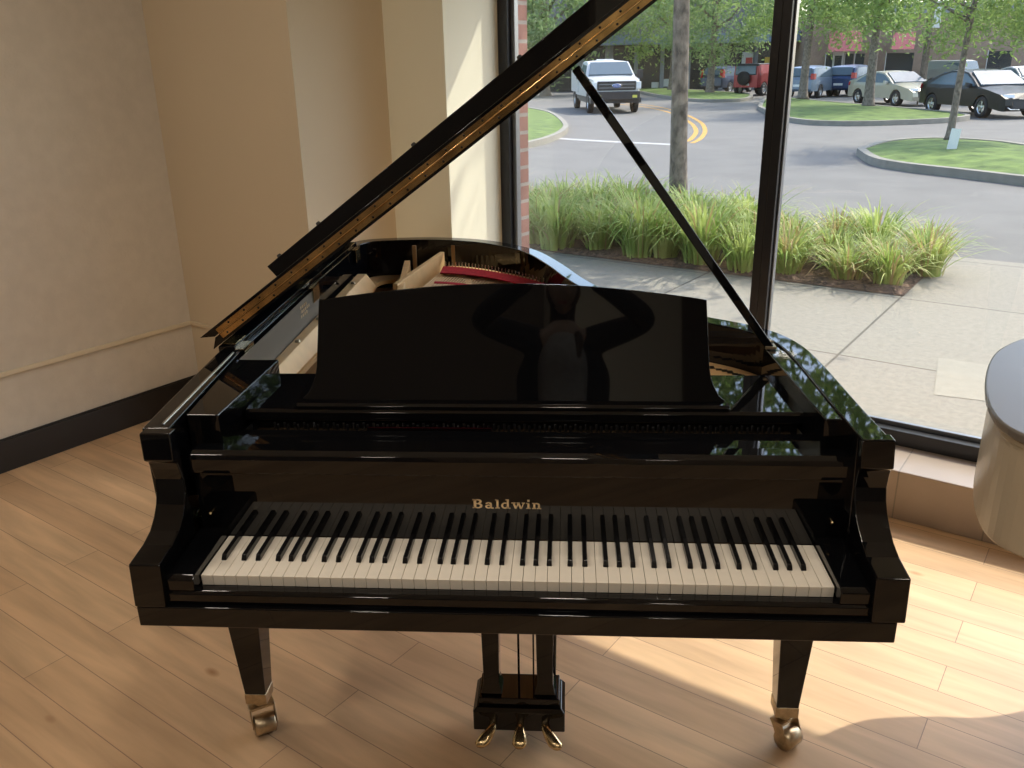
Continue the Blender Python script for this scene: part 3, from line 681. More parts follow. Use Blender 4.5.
# road markings
def strip(pts, w_, name, m, label):
    c_ = [G(*p, RZ+.004) for p in pts]; c_ = [Vector(v) for v in catmull([tuple(v) for v in c_], 5)]; rows = []
    for i, p in enumerate(c_):
        t = (c_[min(i+1, len(c_)-1)]-c_[max(i-1, 0)]).normalized(); n_ = Vector((-t.y, t.x, 0))*w_/2
        rows.append([p-n_, p+n_])
    struct(MB().grid(rows, smooth=False), name, m, label)
strip([(618, 104), (645, 107), (668, 112), (688, 121), (696, 130), (692, 138), (686, 141.5)], .13, 'road_marking', M['yellow'], 'inner curve of the double yellow line')
strip([(620, 102.5), (650, 105.5), (676, 111), (698, 120.5), (705, 129.5), (701, 138), (692, 143)], .13, 'road_marking', M['yellow'], 'outer curve of the double yellow line')
strip([(540, 137), (575, 139.5), (620, 142), (674, 144.5)], .34, 'road_marking', M['white_line'], 'white stop line across the street')

# trees
def tree(name, base, h, r, crown, cr, seed, label, nl=1500, ls=.16, lm='leaf', lean=(0, 0), cz=None, low=None):
    nl = int(nl*4.4); ls *= .6
    rnd = random.Random(seed); e = empty(name, base); tag(e, label, 'tree')
    mb = MB(); top = Vector((lean[0], lean[1], h))
    pts = [Vector((lean[0]*t+.03*math.sin(5*t+seed), lean[1]*t, h*t)) for t in [0, .02, .06, .15, .3, .5, .7, .85, 1]]
    mb.tube(pts, [r*1.7, r*1.35, r*1.12, r, r*.93, r*.85, r*.7, r*.5, r*.3], 12)
    mb.build('trunk', M['bark'], e)
    mb = MB()
    zc = cz or h
    for i in range(9):
        a = rnd.uniform(0, 2*PI); z0 = h*rnd.uniform(.5, .85); p0 = Vector((lean[0]*z0/h, lean[1]*z0/h, z0)); L = cr[0]*rnd.uniform(.6, .95)
        p3 = p0 + Vector((math.cos(a)*L, math.sin(a)*L, L*rnd.uniform(.5, 1.2))); mid = (p0+p3)/2 + Vector((0, 0, -.15*L))
        mb.tube([p0, mid, p3], [r*.38, r*.24, r*.08], 6)
    mb.build('branches', M['bark'], e)
    mb = MB(); cs = []
    for i in range(34):
        while True:
            v = Vector((rnd.uniform(-1, 1), rnd.uniform(-1, 1), rnd.uniform(-1, 1)))
            if v.length <= 1: break
        cs.append((Vector((crown[0]+v.x*cr[0], crown[1]+v.y*cr[1], crown[2]+v.z*cr[2])), rnd.uniform(.22, .38)*cr[0]))
    for i in range(nl):
        c_, rr = rnd.choice(cs); v = Vector((rnd.gauss(0, .5), rnd.gauss(0, .5), rnd.gauss(0, .4)))
        p = c_ + v*rr
        n_ = Vector((rnd.gauss(0, 1), rnd.gauss(0, 1), rnd.gauss(0, 1)+.8)).normalized(); a_ = n_.orthogonal().normalized(); b_ = n_.cross(a_); an = rnd.uniform(0, 6.28)
        a_, b_ = a_*math.cos(an)+b_*math.sin(an), b_*math.cos(an)-a_*math.sin(an); s_ = ls*rnd.uniform(.6, 1.25)
        mb.add([p-a_*s_, p-b_*s_*.38-a_*.1*s_+n_*s_*.1, p+a_*s_, p+b_*s_*.38-a_*.1*s_+n_*s_*.1], [[0, 1, 2, 3]], 0)
    mb.build('crown', M[lm], e, fix=False)
    return e
g = G(681, 226, .02)
tree('street_tree', g, 5.2, .088, (0.2, .3, 5.4), (3.5, 3.4, 2.3), 11, 'thick grey trunk rising from the grass bed between piano lid and mullion', 4200, .15, lean=(-.28, 0))
g = G(948, 140, RZ+.15); tree('street_tree', g, 4.6, .075, (.4, 0, 3.45), (2.1, 1.9, 1.5), 21, 'slim young tree leaning on the nearest lawn island', 2600, .11, lean=(.22, 0))
g = G(868, 107, RZ+.15); tree('street_tree', g, 6.2, .17, (0, 0, 4.9), (3.0, 2.8, 2.5), 22, 'sturdy tree in front of the beige sedan', 2400, .17)
g = G(803, 99, RZ+.15); tree('street_tree', g, 6.8, .18, (0, 0, 5.3), (3.2, 3.0, 2.8), 23, 'tree beside the silver blue wagon', 2200, .19)
g = G(710, 93.5, RZ+.15); tree('street_tree', g, 6.0, .20, (0, 0, 4.6), (3.8, 3.4, 2.9), 24, 'bushy tree on the distant island beside the dark blue wagon', 2600, .2, 'leaf2')
g = G(672, 90.5, RZ+.15); tree('street_tree', g, 6.5, .22, (-.8, 0, 5.0), (4.0, 3.3, 2.9), 25, 'thin trunk on the distant island close to the pickup', 2200, .22)
g = G(920, 94, RZ); tree('street_tree', g, 8.0, .18, (0, 0, 5.8), (4.2, 3.6, 3.6), 26, 'tall tree behind the beige sedan with a white banner', 2000, .26)
g = G(545, 96, RZ); tree('street_tree', g, 8.0, .26, (-1, 0, 4.2), (4.6, 3.6, 3.6), 27, 'broad leafy tree beyond the lawn corner', 2600, .28, 'leaf2')
g = G(1040, 100, RZ); tree('street_tree', g, 7.0, .25, (0, 0, 4.9), (3.2, 3.0, 2.6), 28, 'leafy tree rising behind the black sedan', 2200, .19)

# vehicles
def paint(name, c, metal=.3, spec=.5): return mat(name, c, rough=.3, metal=metal, coat=.12, spec=spec)
M['vglass'] = mat('vehicle_glass', (.10, .14, .17), rough=.15, spec=.35)
M['tyre'] = mat('tyre', (.015, .015, .015), rough=.8); M['rim'] = mat('alloy_rim', (.6, .6, .6), rough=.3, metal=.9)
M['plastic'] = mat('dark_plastic', (.02, .02, .022), rough=.5); M['lens'] = mat('head_lens', (.8, .8, .78), rough=.08)
M['red_lens'] = mat('red_lens', (.45, .01, .01), rough=.15); M['amber'] = mat('fog_lens', (.7, .65, .1), rough=.2); M['blue'] = mat('blue_badge', (.05, .12, .4), rough=.3)
def wheel(parent, x, y, r, wd=.22):
    s = 1 if y > 0 else -1
    w_ = MB().lathe([(r*.62, -wd/2), (r*.95, -wd/2), (r, -wd/2+.03), (r, wd/2-.03), (r*.95, wd/2), (r*.62, wd/2)], 26, axis='y', o=(x, y-s*wd*.4, r)).build('wheel', M['tyre'], parent)
    mb = MB().lathe([(r*.64, -.06), (r*.64, .085), (r*.58, .09), (r*.55, .05)], 22, axis='y', o=(x, y-s*wd*.4, r)) if s > 0 else MB().lathe([(r*.64, .06), (r*.64, -.085), (r*.58, -.09), (r*.55, -.05)], 22, axis='y', o=(x, y-s*wd*.4, r))
    for k_ in range(5):
        a = 2*PI*k_/5+.3; c_, n_ = math.cos(a), math.sin(a)
        yy = y-s*wd*.4+s*.075
        mb.add([(x-n_*.035, yy, r+c_*.035), (x+c_*r*.6-n_*.03, yy, r+n_*r*.6+c_*.03), (x+c_*r*.6+n_*.03, yy, r+n_*r*.6-c_*.03), (x+n_*.035, yy, r-c_*.035)], [[0, 1, 2, 3]])
    mb.lathe([(0, s*.082), (.06, s*.075), (.07, s*.05)], 12, axis='y', o=(x, y-s*wd*.4, r)); mb.build('rim', M['rim'], w_)
def car(name, loc, head, label, cat, paintm, W, prof, side, front, back, wheels, r, kind='sedan', roof_m=None, belt=.9, tumble=.32):
    """prof: closed side outline (x, z); side: glass outline; front/back: (x0,z0,x1,z1) of the screens"""
    e = empty(name, loc, head); tag(e, label, cat)
    def hw(x, z):
        w_ = W/2 - max(0, z-belt)*tumble
        xe = max(p[0] for p in prof); f = abs(x)/xe
        return w_*(1-.16*max(0, (f-.80)/.2)**2)
    n = len(prof)
    # wheel arches cut in the outline
    pts = []
    for i in range(n):
        p, q = prof[i], prof[(i+1) % n]; pts.append(p)
        if abs(p[1]-q[1]) < .12 and p[1] < .7 and q[0] > p[0]+1.0:      # the sill run, rear to front
            for wx in sorted(wheels):
                if p[0] < wx < q[0]:
                    for k_ in range(9):
                        a = PI - PI*k_/8; pts.append((wx+(r+.06)*math.cos(a), max(p[1], r+(r+.06)*math.sin(a)*.98)))
    n = len(pts); mb = MB(); rows = []
    for x, z in pts: 
        w_ = hw(x, z); rows.append([(x, -w_, z), (x, -w_*.6, z+(.03 if z > .7 else 0)), (x, 0, z+(.045 if z > .7 else 0)), (x, w_*.6, z+(.03 if z > .7 else 0)), (x, w_, z)])
    mb.grid(rows+[rows[0]], smooth=False)
    fi = max(i for i in range(n) if pts[i] == prof[1])
    low = pts[:fi+1]; upp = [pts[0]] + pts[fi+1:][::-1] + [pts[fi]]
    def itp(ch, x):
        for i in range(len(ch)-1):
            if ch[i][0] <= x <= ch[i+1][0]: return ch[i][1] + (ch[i+1][1]-ch[i][1])*(x-ch[i][0])/max(1e-6, ch[i+1][0]-ch[i][0])
        return None
    xs = sorted(set([p[0] for p in low] + [p[0] for p in upp])); x0_, x1_ = low[0][0], low[-1][0]
    upm = [p for p in upp if True]
    ust = sorted(upp[1:-1], key=lambda p: p[0])
    for s_ in (-1, 1):
        cols = []
        for x in xs:
            zl = itp(low, min(max(x, x0_), x1_)); zu = itp(ust, x)
            if zl is None or zu is None or zu < zl: continue
            cols.append([(x, s_*hw(x, zl+(zu-zl)*k_/6), zl+(zu-zl)*k_/6) for k_ in range(7)])
        mb.grid(cols, smooth=False)
    body = mb.build('body', paintm, e)
    mb = MB()
    for s in (-1, 1):
        mb.hexa([(x, s*(hw(x, z)-.04), z) for x, z in side], [(x, s*(hw(x, z)+.008), z) for x, z in side])
    mb.build('side_glass', M['vglass'], e)
    for nm, (x0, z0, x1, z1), in (('windscreen', front), ('rear_screen', back)):
        d_ = .03 if nm == 'windscreen' else -.03
        w0, w1 = hw(x0, z0)-.10, hw(x1, z1)-.10
        lo = [(x0, -w0, z0), (x0, w0, z0), (x1, w1, z1), (x1, -w1, z1)]
        lo2 = [(a+d_*.6, b, c+.062) if kind == 'sedan' else (a+d_*2.2, b, c+.065) for a, b, c in lo]
        MB().hexa(lo, lo2).build(nm, M['vglass'], e)
    for x in wheels:
        for s in (-1, 1): wheel(e, x, s*(W/2-.02), r)
    xf = max(p[0] for p in prof); xr = min(p[0] for p in prof)
    return e, hw, xf, xr
def lamps(e, xf, xr, W, zf, zr, hf=.10, hr=.16, wf=.36, wr=.28, grille=(.45, .3, .6), bar=None):
    for s in (-1, 1):
        MB().hexa([(xf-.34, s*(W/2-.06), zf-hf/2), (xf-.10, s*(W/2-.13), zf-hf/2), (xf+.012, s*(W/2-wf-.06), zf-hf/2), (xf-.2, s*(W/2-wf), zf-hf/2)], [(xf-.40, s*(W/2-.07), zf+hf/2), (xf-.16, s*(W/2-.14), zf+hf/2), (xf-.03, s*(W/2-wf-.06), zf+hf*.4), (xf-.2, s*(W/2-wf), zf+hf/2)]).build('headlamp', M['lens'], e)
        MB().hexa([(xr-.012, s*(W/2-wr-.04), zr-hr/2), (xr+.10, s*(W/2-.07), zr-hr/2), (xr+.25, s*(W/2-.02), zr-hr/2), (xr+.2, s*(W/2-wr), zr-hr/2)], [(xr-.0, s*(W/2-wr-.04), zr+hr/2), (xr+.12, s*(W/2-.08), zr+hr/2), (xr+.27, s*(W/2-.04), zr+hr/2), (xr+.2, s*(W/2-wr), zr+hr/2)]).build('tail_lamp', M['red_lens'], e)
        MB().hexa([(.62, s*(W/2-.02), .93), (.80, s*(W/2-.02), .93), (.80, s*(W/2+.17), .95), (.66, s*(W/2+.17), .95)], [(.64, s*(W/2-.02), 1.05), (.78, s*(W/2-.02), 1.05), (.78, s*(W/2+.16), 1.09), (.68, s*(W/2+.16), 1.09)]).build('wing_mirror', bar or M['plastic'], e)
    g0, g1, gw_ = grille
    MB().hexa([(xf-.05, -gw_, g0), (xf+.015, -gw_*.8, g0), (xf+.015, gw_*.8, g0), (xf-.05, gw_, g0)], [(xf-.08, -gw_*1.05, g0+g1), (xf-.0, -gw_*.85, g0+g1), (xf-.0, gw_*.85, g0+g1), (xf-.08, gw_*1.05, g0+g1)]).build('grille', M['plastic'], e)
    MB().box((xr-.012, -.26, .62), (xr+.02, .26, .74)).build('number_plate', M['white'], e)
sedan_prof = [(-2.40, .34), (2.38, .24), (2.44, .42), (2.42, .62), (2.25, .74), (1.75, .86), (1.12, .96), (.70, 1.20), (.30, 1.39), (-.15, 1.45), (-.65, 1.44), (-1.15, 1.34), (-1.75, 1.13), (-2.28, 1.06), (-2.42, .98), (-2.44, .55)]
sedan_side = [(-1.70, 1.00), (.95, .98), (.62, 1.18), (.25, 1.34), (-.15, 1.39), (-.62, 1.38), (-1.12, 1.28)]
suv_prof = [(-2.22, .38), (2.22, .34), (2.28, .55), (2.22, .86), (1.85, 1.0), (1.10, 1.10), (.62, 1.46), (.35, 1.60), (-.4, 1.67), (-1.55, 1.63), (-1.95, 1.54), (-2.18, 1.10), (-2.28, .95), (-2.30, .5)]
suv_side = [(-1.92, 1.10), (1.0, 1.10), (.62, 1.40), (.32, 1.54), (-.4, 1.58), (-1.5, 1.55)]
jeep_prof = [(-1.95, .50), (1.95, .50), (1.98, .62), (1.96, 1.02), (1.80, 1.12), (.62, 1.16), (.40, 1.72), (.30, 1.78), (-1.85, 1.78), (-1.92, 1.70), (-1.95, 1.1)]
jeep_side = [(-1.78, 1.20), (.48, 1.20), (.30, 1.66), (-1.72, 1.66)]
def vpos(px, py): v = G(px, py, RZ); return (v.x, v.y, RZ)
def head_cam(loc, deg):    # heading: 0 = straight at the viewer's place, + turns the nose towards the building's right
    d_ = Vector((CAM.x-loc[0], CAM.y-loc[1])); return math.atan2(d_.y, d_.x) + math.radians(deg)
pk = paint('black_paint', (.009, .012, .014), 0, .25); bp_ = paint('beige_paint_metallic', (.42, .39, .31)); db = paint('dark_blue_paint', (.03, .045, .08)); rd = paint('dark_red_paint', (.28, .03, .03)); sl = paint('silver_blue_paint', (.16, .21, .27)); nb = paint('navy_paint', (.02, .05, .13)); gr = paint('grey_green_paint', (.25, .27, .26)); wh = paint('white_paint', (.56, .55, .53), 0)
L_ = vpos(978, 115); e, hw, xf, xr = car('sedan', L_, head_cam(L_, 34), 'black sedan parked beyond the slim tree', 'car', pk, 1.86, sedan_prof, sedan_side, (1.10, .97, .33, 1.38), (-1.78, 1.12, -1.17, 1.33), (-1.42, 1.42), .335)
lamps(e, xf, xr, 1.86, .70, .92, grille=(.32, .24, .62), bar=pk)
MB().tube([(2.46, -.70, .36), (2.47, -.62, .30), (2.475, -.3, .29)], .018, 6).tube([(2.46, .70, .36), (2.47, .62, .30), (2.475, .3, .29)], .018, 6).box((2.40, -.35, .60), (2.455, .35, .625)).build('chrome_trim', M['chrome'], e)
L_ = vpos(892, 104.5); e, hw, xf, xr = car('sedan', L_, head_cam(L_, 36), 'pale beige sedan parked behind the sturdy tree', 'car', bp_, 1.86, sedan_prof, sedan_side, (1.10, .97, .33, 1.38), (-1.78, 1.12, -1.17, 1.33), (-1.42, 1.42), .335)
lamps(e, xf, xr, 1.86, .72, .92, grille=(.40, .26, .60), bar=bp_)
L_ = vpos(728, 92.5); e, hw, xf, xr = car('compact_wagon', L_, head_cam(L_, 150), 'dark blue wagon with red tail lamps by the distant island', 'car', db, 1.82, suv_prof, suv_side, (1.08, 1.11, .40, 1.57), (-2.16, 1.12, -1.96, 1.52), (-1.32, 1.34), .35, 'suv')
lamps(e, xf, xr, 1.82, .85, 1.25, hr=.5, wr=.2, grille=(.6, .22, .5), bar=db)
L_ = vpos(760, 95); e, hw, xf, xr = car('off_road_car', L_, head_cam(L_, 152), 'dark red open off road car with black top', 'car', rd, 1.80, jeep_prof, jeep_side, (.60, 1.2, .42, 1.68), (-1.95, 1.2, -1.92, 1.66), (-1.25, 1.25), .39, 'suv', belt=1.3, tumble=.15)
MB().prism([(-1.95, -.80), (.42, -.80), (.42, .80), (-1.95, .80)], 1.70, 1.85).build('soft_top', M['plastic'], e, .04)
MB().lathe([(0, -.11), (.36, -.11), (.40, -.06), (.40, .06), (.36, .10), (0, .10)], 24, axis='x', o=(-2.10, .05, 1.02)).build('spare_wheel', M['tyre'], e)
lamps(e, xf, xr, 1.8, .9, .92, hr=.2, wr=.16, grille=(.7, .35, .45))
L_ = vpos(813, 97); e, hw, xf, xr = car('wagon', L_, head_cam(L_, 158), 'silver blue wagon seen from behind beside a tree', 'car', sl, 1.85, suv_prof, suv_side, (1.08, 1.11, .40, 1.57), (-2.16, 1.12, -1.96, 1.52), (-1.32, 1.34), .35, 'suv')
lamps(e, xf, xr, 1.85, .85, 1.15, hr=.3, wr=.2, grille=(.6, .22, .5), bar=sl)
L_ = vpos(853, 95.5); e, hw, xf, xr = car('wagon', L_, head_cam(L_, 158), 'navy blue wagon between the silver blue wagon and beige sedan', 'car', nb, 1.88, suv_prof, suv_side, (1.08, 1.11, .40, 1.57), (-2.16, 1.12, -1.96, 1.52), (-1.32, 1.34), .36, 'suv')
lamps(e, xf, xr, 1.88, .85, 1.15, hr=.3, wr=.2, grille=(.6, .22, .5), bar=nb)
L_ = vpos(958, 91); e, hw, xf, xr = car('off_road_car', L_, head_cam(L_, 60), 'boxy grey off road car behind the black sedan', 'car', gr, 1.85, jeep_prof, jeep_side, (.60, 1.2, .42, 1.68), (-1.95, 1.2, -1.92, 1.66), (-1.25, 1.25), .39, 'suv', belt=1.3, tumble=.15)
lamps(e, xf, xr, 1.85, .9, .92, hr=.2, wr=.16, grille=(.7, .35, .45))
L_ = vpos(1022, 95); e, hw, xf, xr = car('sedan', L_, head_cam(L_, 30), 'white sedan half hidden behind the black sedan', 'car', wh, 1.84, sedan_prof, sedan_side, (1.10, .97, .33, 1.38), (-1.78, 1.12, -1.17, 1.33), (-1.42, 1.42), .335)
lamps(e, xf, xr, 1.84, .72, .92, grille=(.40, .26, .60), bar=wh)
# white work pickup coming down the street
truck_prof = [(-3.0, .62), (2.95, .55), (3.02, .62), (3.02, 1.14), (2.88, 1.27), (1.55, 1.36), (.95, 1.86), (.75, 1.93), (-.35, 1.96), (-.60, 1.92), (-.66, 1.50), (-3.0, 1.50)]
truck_side = [(-.45, 1.36), (1.32, 1.38), (.88, 1.80), (-.42, 1.86)]
L_ = vpos(604, 110); e, hw, xf, xr = car('pickup_truck', L_, head_cam(L_, 9), 'white pickup truck driving towards the window', 'truck', wh, 2.02, truck_prof, truck_side, (1.50, 1.40, .93, 1.86), (-.68, 1.5, -.64, 1.88), (-2.05, 2.05), .41, 'suv', belt=1.35, tumble=.30)
MB().box((2.99, -.92, .52), (3.14, .92, .84)).build('front_bumper', M['plastic'], e, .03)
MB().box((3.0, -.76, .88), (3.06, .76, 1.22)).build('grille', M['plastic'], e, .02)
gl_ = MB()
for k_ in range(2): gl_.box((3.055, -.70, .96+.13*k_), (3.07, .70, .99+.13*k_))
gl_.build('grille_bar', M['frame_lt'], e)
bd = MB().lathe([(0, 0), (.19, 0), (.19, .02), (0, .02)], 24, axis='x', o=(0, 0, 0)).xf(Matrix.Translation((3.07, 0, 1.05)) @ Matrix.Diagonal((1, 1, .42, 1))).build('badge', M['chrome'], e)
MB().lathe([(0, .021), (.165, .021)], 24, axis='x').xf(Matrix.Translation((3.07, 0, 1.05)) @ Matrix.Diagonal((1, 1, .40, 1))).build('badge_field', M['blue'], bd)
tc = bpy.data.curves.new('badge_lettering', 'FONT'); tc.body = 'Ford'; tc.size = .12; tc.align_x = 'CENTER'; tc.align_y = 'CENTER'; tc.shear = .3; tc.extrude = .002; tc.materials.append(M['chrome'])
to = bpy.data.objects.new('lettering', tc); COL.objects.link(to); bpy.context.view_layer.update(); me_ = bpy.data.meshes.new_from_object(to); bpy.data.objects.remove(to); to = bpy.data.objects.new('badge_lettering', me_); COL.objects.link(to); to.parent = bd; to.matrix_local = Matrix(((0, 0, 1, 3.094), (1, 0, 0, 0), (0, 1, 0, 1.05), (0, 0, 0, 1)))
for s in (-1, 1):
    MB().box((2.93, s*.97, .92), (3.05, s*.78, 1.20)).build('headlamp', M['lens'], e, .02)
    MB().box((3.13, s*.62, .60), (3.15, s*.80, .70)).build('fog_lamp', M['amber'], e)
    MB().tube([(1.25, s*.95, 1.40), (1.28, s*1.18, 1.42)], .03, 6).box((1.18, s*1.14, 1.28), (1.32, s*1.36, 1.62)).build('wing_mirror', M['plastic'], e, .03)
MB().box((2.98, -1.0, .40), (-.6, 1.0, .60)).box((-2.98, -.96, .45), (-.6, .96, .65)).build('chassis', M['plastic'], e)
MB().box((-.1, -.35, 1.96), (.15, .35, 2.04)).build('roof_light_bar', M['white'], e, .02)
MB().box((-3.0, -1.05, .72), (-.72, -.96, 1.60)).box((-3.0, .96, .72), (-.72, 1.05, 1.60)).build('tool_boxes', wh, e, .02)

# buildings across the lot
bw = mat('grey_render', (.18, .17, .165), rough=.8, noise=.1, scale=.5); bd_ = mat('dark_shopfront_glass', (.035, .045, .05), rough=.12); bc = mat('blue_grey_canopy', (.20, .255, .32), rough=.5)
tan = mat('tan_brick', (.34, .24, .17), rough=.85, noise=.12, scale=2); rawn = mat('red_awning', (.36, .10, .11), rough=.8); gp = mat('grey_pier', (.30, .31, .33), rough=.7)
def gx(px, D):   # a place at horizontal distance D along the viewing direction of pixel column px
    v = _f + _r*((px-512)/FPX) - _u*((70-384)/FPX); d_ = Vector((v.x, v.y)).normalized(); return Vector((CAM.x+d_.x*D, CAM.y+d_.y*D))
def block(a, b, depth, z0, z1, mb, mi=0, fwd=0.0):
    t = (b-a).normalized(); n_ = Vector((-t.y, t.x)); 
    a2, b2 = a-n_*fwd, b-n_*fwd
    lo = [(a2.x, a2.y, z0), (b2.x, b2.y, z0), (b2.x+n_.x*depth, b2.y+n_.y*depth, z0), (a2.x+n_.x*depth, a2.y+n_.y*depth, z0)]
    return mb.hexa(lo, [(x, y, z1) for x, y, z in lo], mi)
def lerp(a, b, t): return a+(b-a)*t
a, b = gx(470, 66), gx(792, 66)
e = empty('shop_building', (0, 0, 0)); tag(e, 'long grey shop row with dark glass and blue canopy behind the trees', 'building')
block(a, b, 10, RZ, 6.8, MB()).build('wall', bw, e)
block(a, b, .3, RZ+.2, 3.0, MB(), 0, .2).build('shop_window', bd_, e)
mb = MB(); block(a, b, 2.2, 3.15, 3.75, mb, 0, 2.1); mb.build('canopy', bc, e)
for t in (.10, .22, .34, .43, .52, .60, .68, .78, .88, .97):
    c0 = lerp(a, b, t); c1 = lerp(a, b, t+.012 if t not in (.43, .34) else t+.025); block(c0, c1, .5, RZ, 3.2, MB(), 0, .6).build('pier', gp, e)
a2, b2 = gx(610, 64.5), gx(668, 64.5)
sn = mat('notice_white', (.7, .68, .64), rough=.6); sr = mat('notice_red', (.55, .08, .06), rough=.6); so = mat('notice_yellow', (.75, .5, .08), rough=.6)
for px, zz, w_, h_, m_ in ((741, 1.55, .75, 1.0, sn), (745, 1.3, .45, .9, sr), (764, 1.7, .45, .5, so), (663, .4, 1.0, .5, sn), (652, .2, .5, .5, sn)):
    c0 = gx(px, 64.6); t = (b-a).normalized(); block(c0, c0+t*w_, .04, zz, zz+h_, MB(), 0, 0).build('window_notice', m_, e)
a, b = gx(806, 62), gx(1140, 70)
e = empty('restaurant_building', (0, 0, 0)); tag(e, 'tan brick shop building with red awnings beyond the parked cars', 'building')
block(a, b, 10, RZ, 4.6, MB()).build('wall', tan, e)
mb = MB(); block(a, b, .3, 4.6, 5.2, mb, 0, .15); mb.build('parapet', gp, e)
def aw(p0, p1, D0, z0, z1):
    c0, c1 = gx(p0, D0), gx(p1, D0); t = (c1-c0).normalized(); n_ = Vector((-t.y, t.x)); f_ = -n_*1.1
    MB().add([(c0.x, c0.y, z1), (c1.x, c1.y, z1), (c1.x+f_.x, c1.y+f_.y, z0), (c0.x+f_.x, c0.y+f_.y, z0), (c0.x, c0.y, z0), (c1.x, c1.y, z0)], [[0, 1, 2, 3], [0, 3, 4], [1, 5, 2], [3, 2, 5, 4]]).build('awning', rawn, e)
    return c0, c1
aw(826, 859, 61.6, 2.45, 3.65); aw(889, 911, 62.6, 2.5, 3.5)
for p0, p1, D0 in ((824, 832, 62.2), (843, 852, 62.4), (853, 863, 62.5), (884, 912, 62.9), (985, 1010, 65)):
    f_ = block(gx(p0, D0-.45), gx(p1, D0-.45), .2, .55, 2.3, MB()).build('window', bd_, e)
    block(gx(p0, D0-.5), gx(p1, D0-.5), .15, .45, .55, MB()).build('window_sill', sn, f_); block(gx(p0, D0-.5), gx(p0+.8, D0-.5), .15, .5, 2.35, MB()).build('window_jamb', sn, f_)
dd = block(gx(831.5, 61.5), gx(842.5, 61.5), .2, RZ, 2.45, MB()).build('door', sn, e)
block(gx(833.5, 61.4), gx(840.5, 61.4), .2, .35, 2.2, MB()).build('door_glass', bd_, dd)
for o in COL.objects:
    if o.get('category') == 'car' and 'black sedan parked' not in o['label']: o.scale = (.92, .92, .92)
    if o.get('category') == 'building': o.location.z = -.45
# banner on the tall tree, small white sign on the near island
v = gx(922, 42); sb_ = MB().box((0, 0, 2.75), (.30, .04, 3.75)).xf(Matrix.Rotation(.06, 4, 'Y')).build('street_banner', M['white'], loc=(v.x, v.y, 0)); MB().tube([(.02, .06, RZ), (.24, .06, 4.6)], .035, 8).build('pole', M['bark'], sb_)
tag(bpy.data.objects['street_banner'], 'narrow white banner on a pole among the trees', 'banner')
v = G(950.5, 153, RZ+.15); mb = MB().box((-.09, -.012, .0), (.09, .012, .46)).xf(Matrix.Rotation(.1, 4, 'Y')); o = mb.build('lawn_sign', M['white'], loc=v); tag(o, 'small white stake sign in the nearest lawn island', 'sign')

# ================================================================== THE PERSON who stands before the keys, seen mirrored in the music desk
per = empty('person', (.09, -1.86, 0), 0.03)
tag(per, 'standing person in dark jacket and grey shirt holding up a phone before the piano', 'person')
SKIN = mat('skin', (.40, .31, .26), rough=.5); JK = mat('dark_jacket', (.015, .016, .022), rough=.8, noise=.1, scale=20); SH = mat('grey_shirt', (.34, .35, .37), rough=.9, noise=.12, scale=40)
TR = mat('dark_trousers', (.02, .022, .03), rough=.85); HR = mat('brown_hair', (.045, .025, .015), rough=.5); BT = mat('black_shoe', (.015, .014, .013), rough=.4)
def skin(name, pts, edges, rad, m, parent, sub=2, root=0):
    me = bpy.data.meshes.new(name); me.from_pydata([Vector(p) for p in pts], edges, []); me.materials.append(m)
    o = bpy.data.objects.new(name, me); COL.objects.link(o); o.parent = parent
    md = o.modifiers.new('skin', 'SKIN'); md.use_smooth_shade = True
    for i, r_ in enumerate(rad):
        sv = me.skin_vertices[0].data[i]; sv.radius = r_ if isinstance(r_, tuple) else (r_, r_)
        sv.use_root = (i == root)
    s_ = o.modifiers.new('sub', 'SUBSURF'); s_.levels = sub; s_.render_levels = sub
    return o
def chain(n, start=0): return [(start+i, start+i+1) for i in range(n-1)]
# body in skin: pelvis, spine, neck, arms to wrist, palms, fingers
B = [(0, 0, .93), (0, .01, 1.10), (0, .015, 1.27), (0, .01, 1.40), (0, .02, 1.49)]
R_ = [(.08, .06), (.09, .07), (.10, .07), (.075, .055), .050]
E_ = chain(5)
def add(p, r_, frm):
    B.append(p); R_.append(r_); E_.append((frm, len(B)-1)); return len(B)-1
for s in (-1, 1):
    sh = add((s*.165, .01, 1.395), .055, 3); el = add((s*.405, .10, 1.47), .042, sh); fa = add((s*.24, .26, 1.57), .034, el); wr = add((s*.115, .365, 1.625), .024, fa)
    pm = add((s*.095, .395, 1.640), (.030, .016), wr)
    for k, (dz, ln) in enumerate(((.030, .060), (.012, .068), (-.006, .064), (-.022, .050))):
        f1 = add((s*.082, .408, 1.640+dz), .0085, pm); f2 = add((s*(.082-ln*.55), .4015, 1.642+dz), .008, f1); add((s*(.082-ln), .390, 1.643+dz), .007, f2)
    t1 = add((s*.088, .370, 1.620), .011, pm); add((s*.060, .362, 1.628), .0085, t1)
    hp = add((s*.085, 0, .88), .088, 0); kn = add((s*.095, .02, .48), .052, hp); an = add((s*.095, -.02, .09), .034, kn); add((s*.10, .10, .045), .034, an)
skin('body', B, E_, R_, SKIN, per)
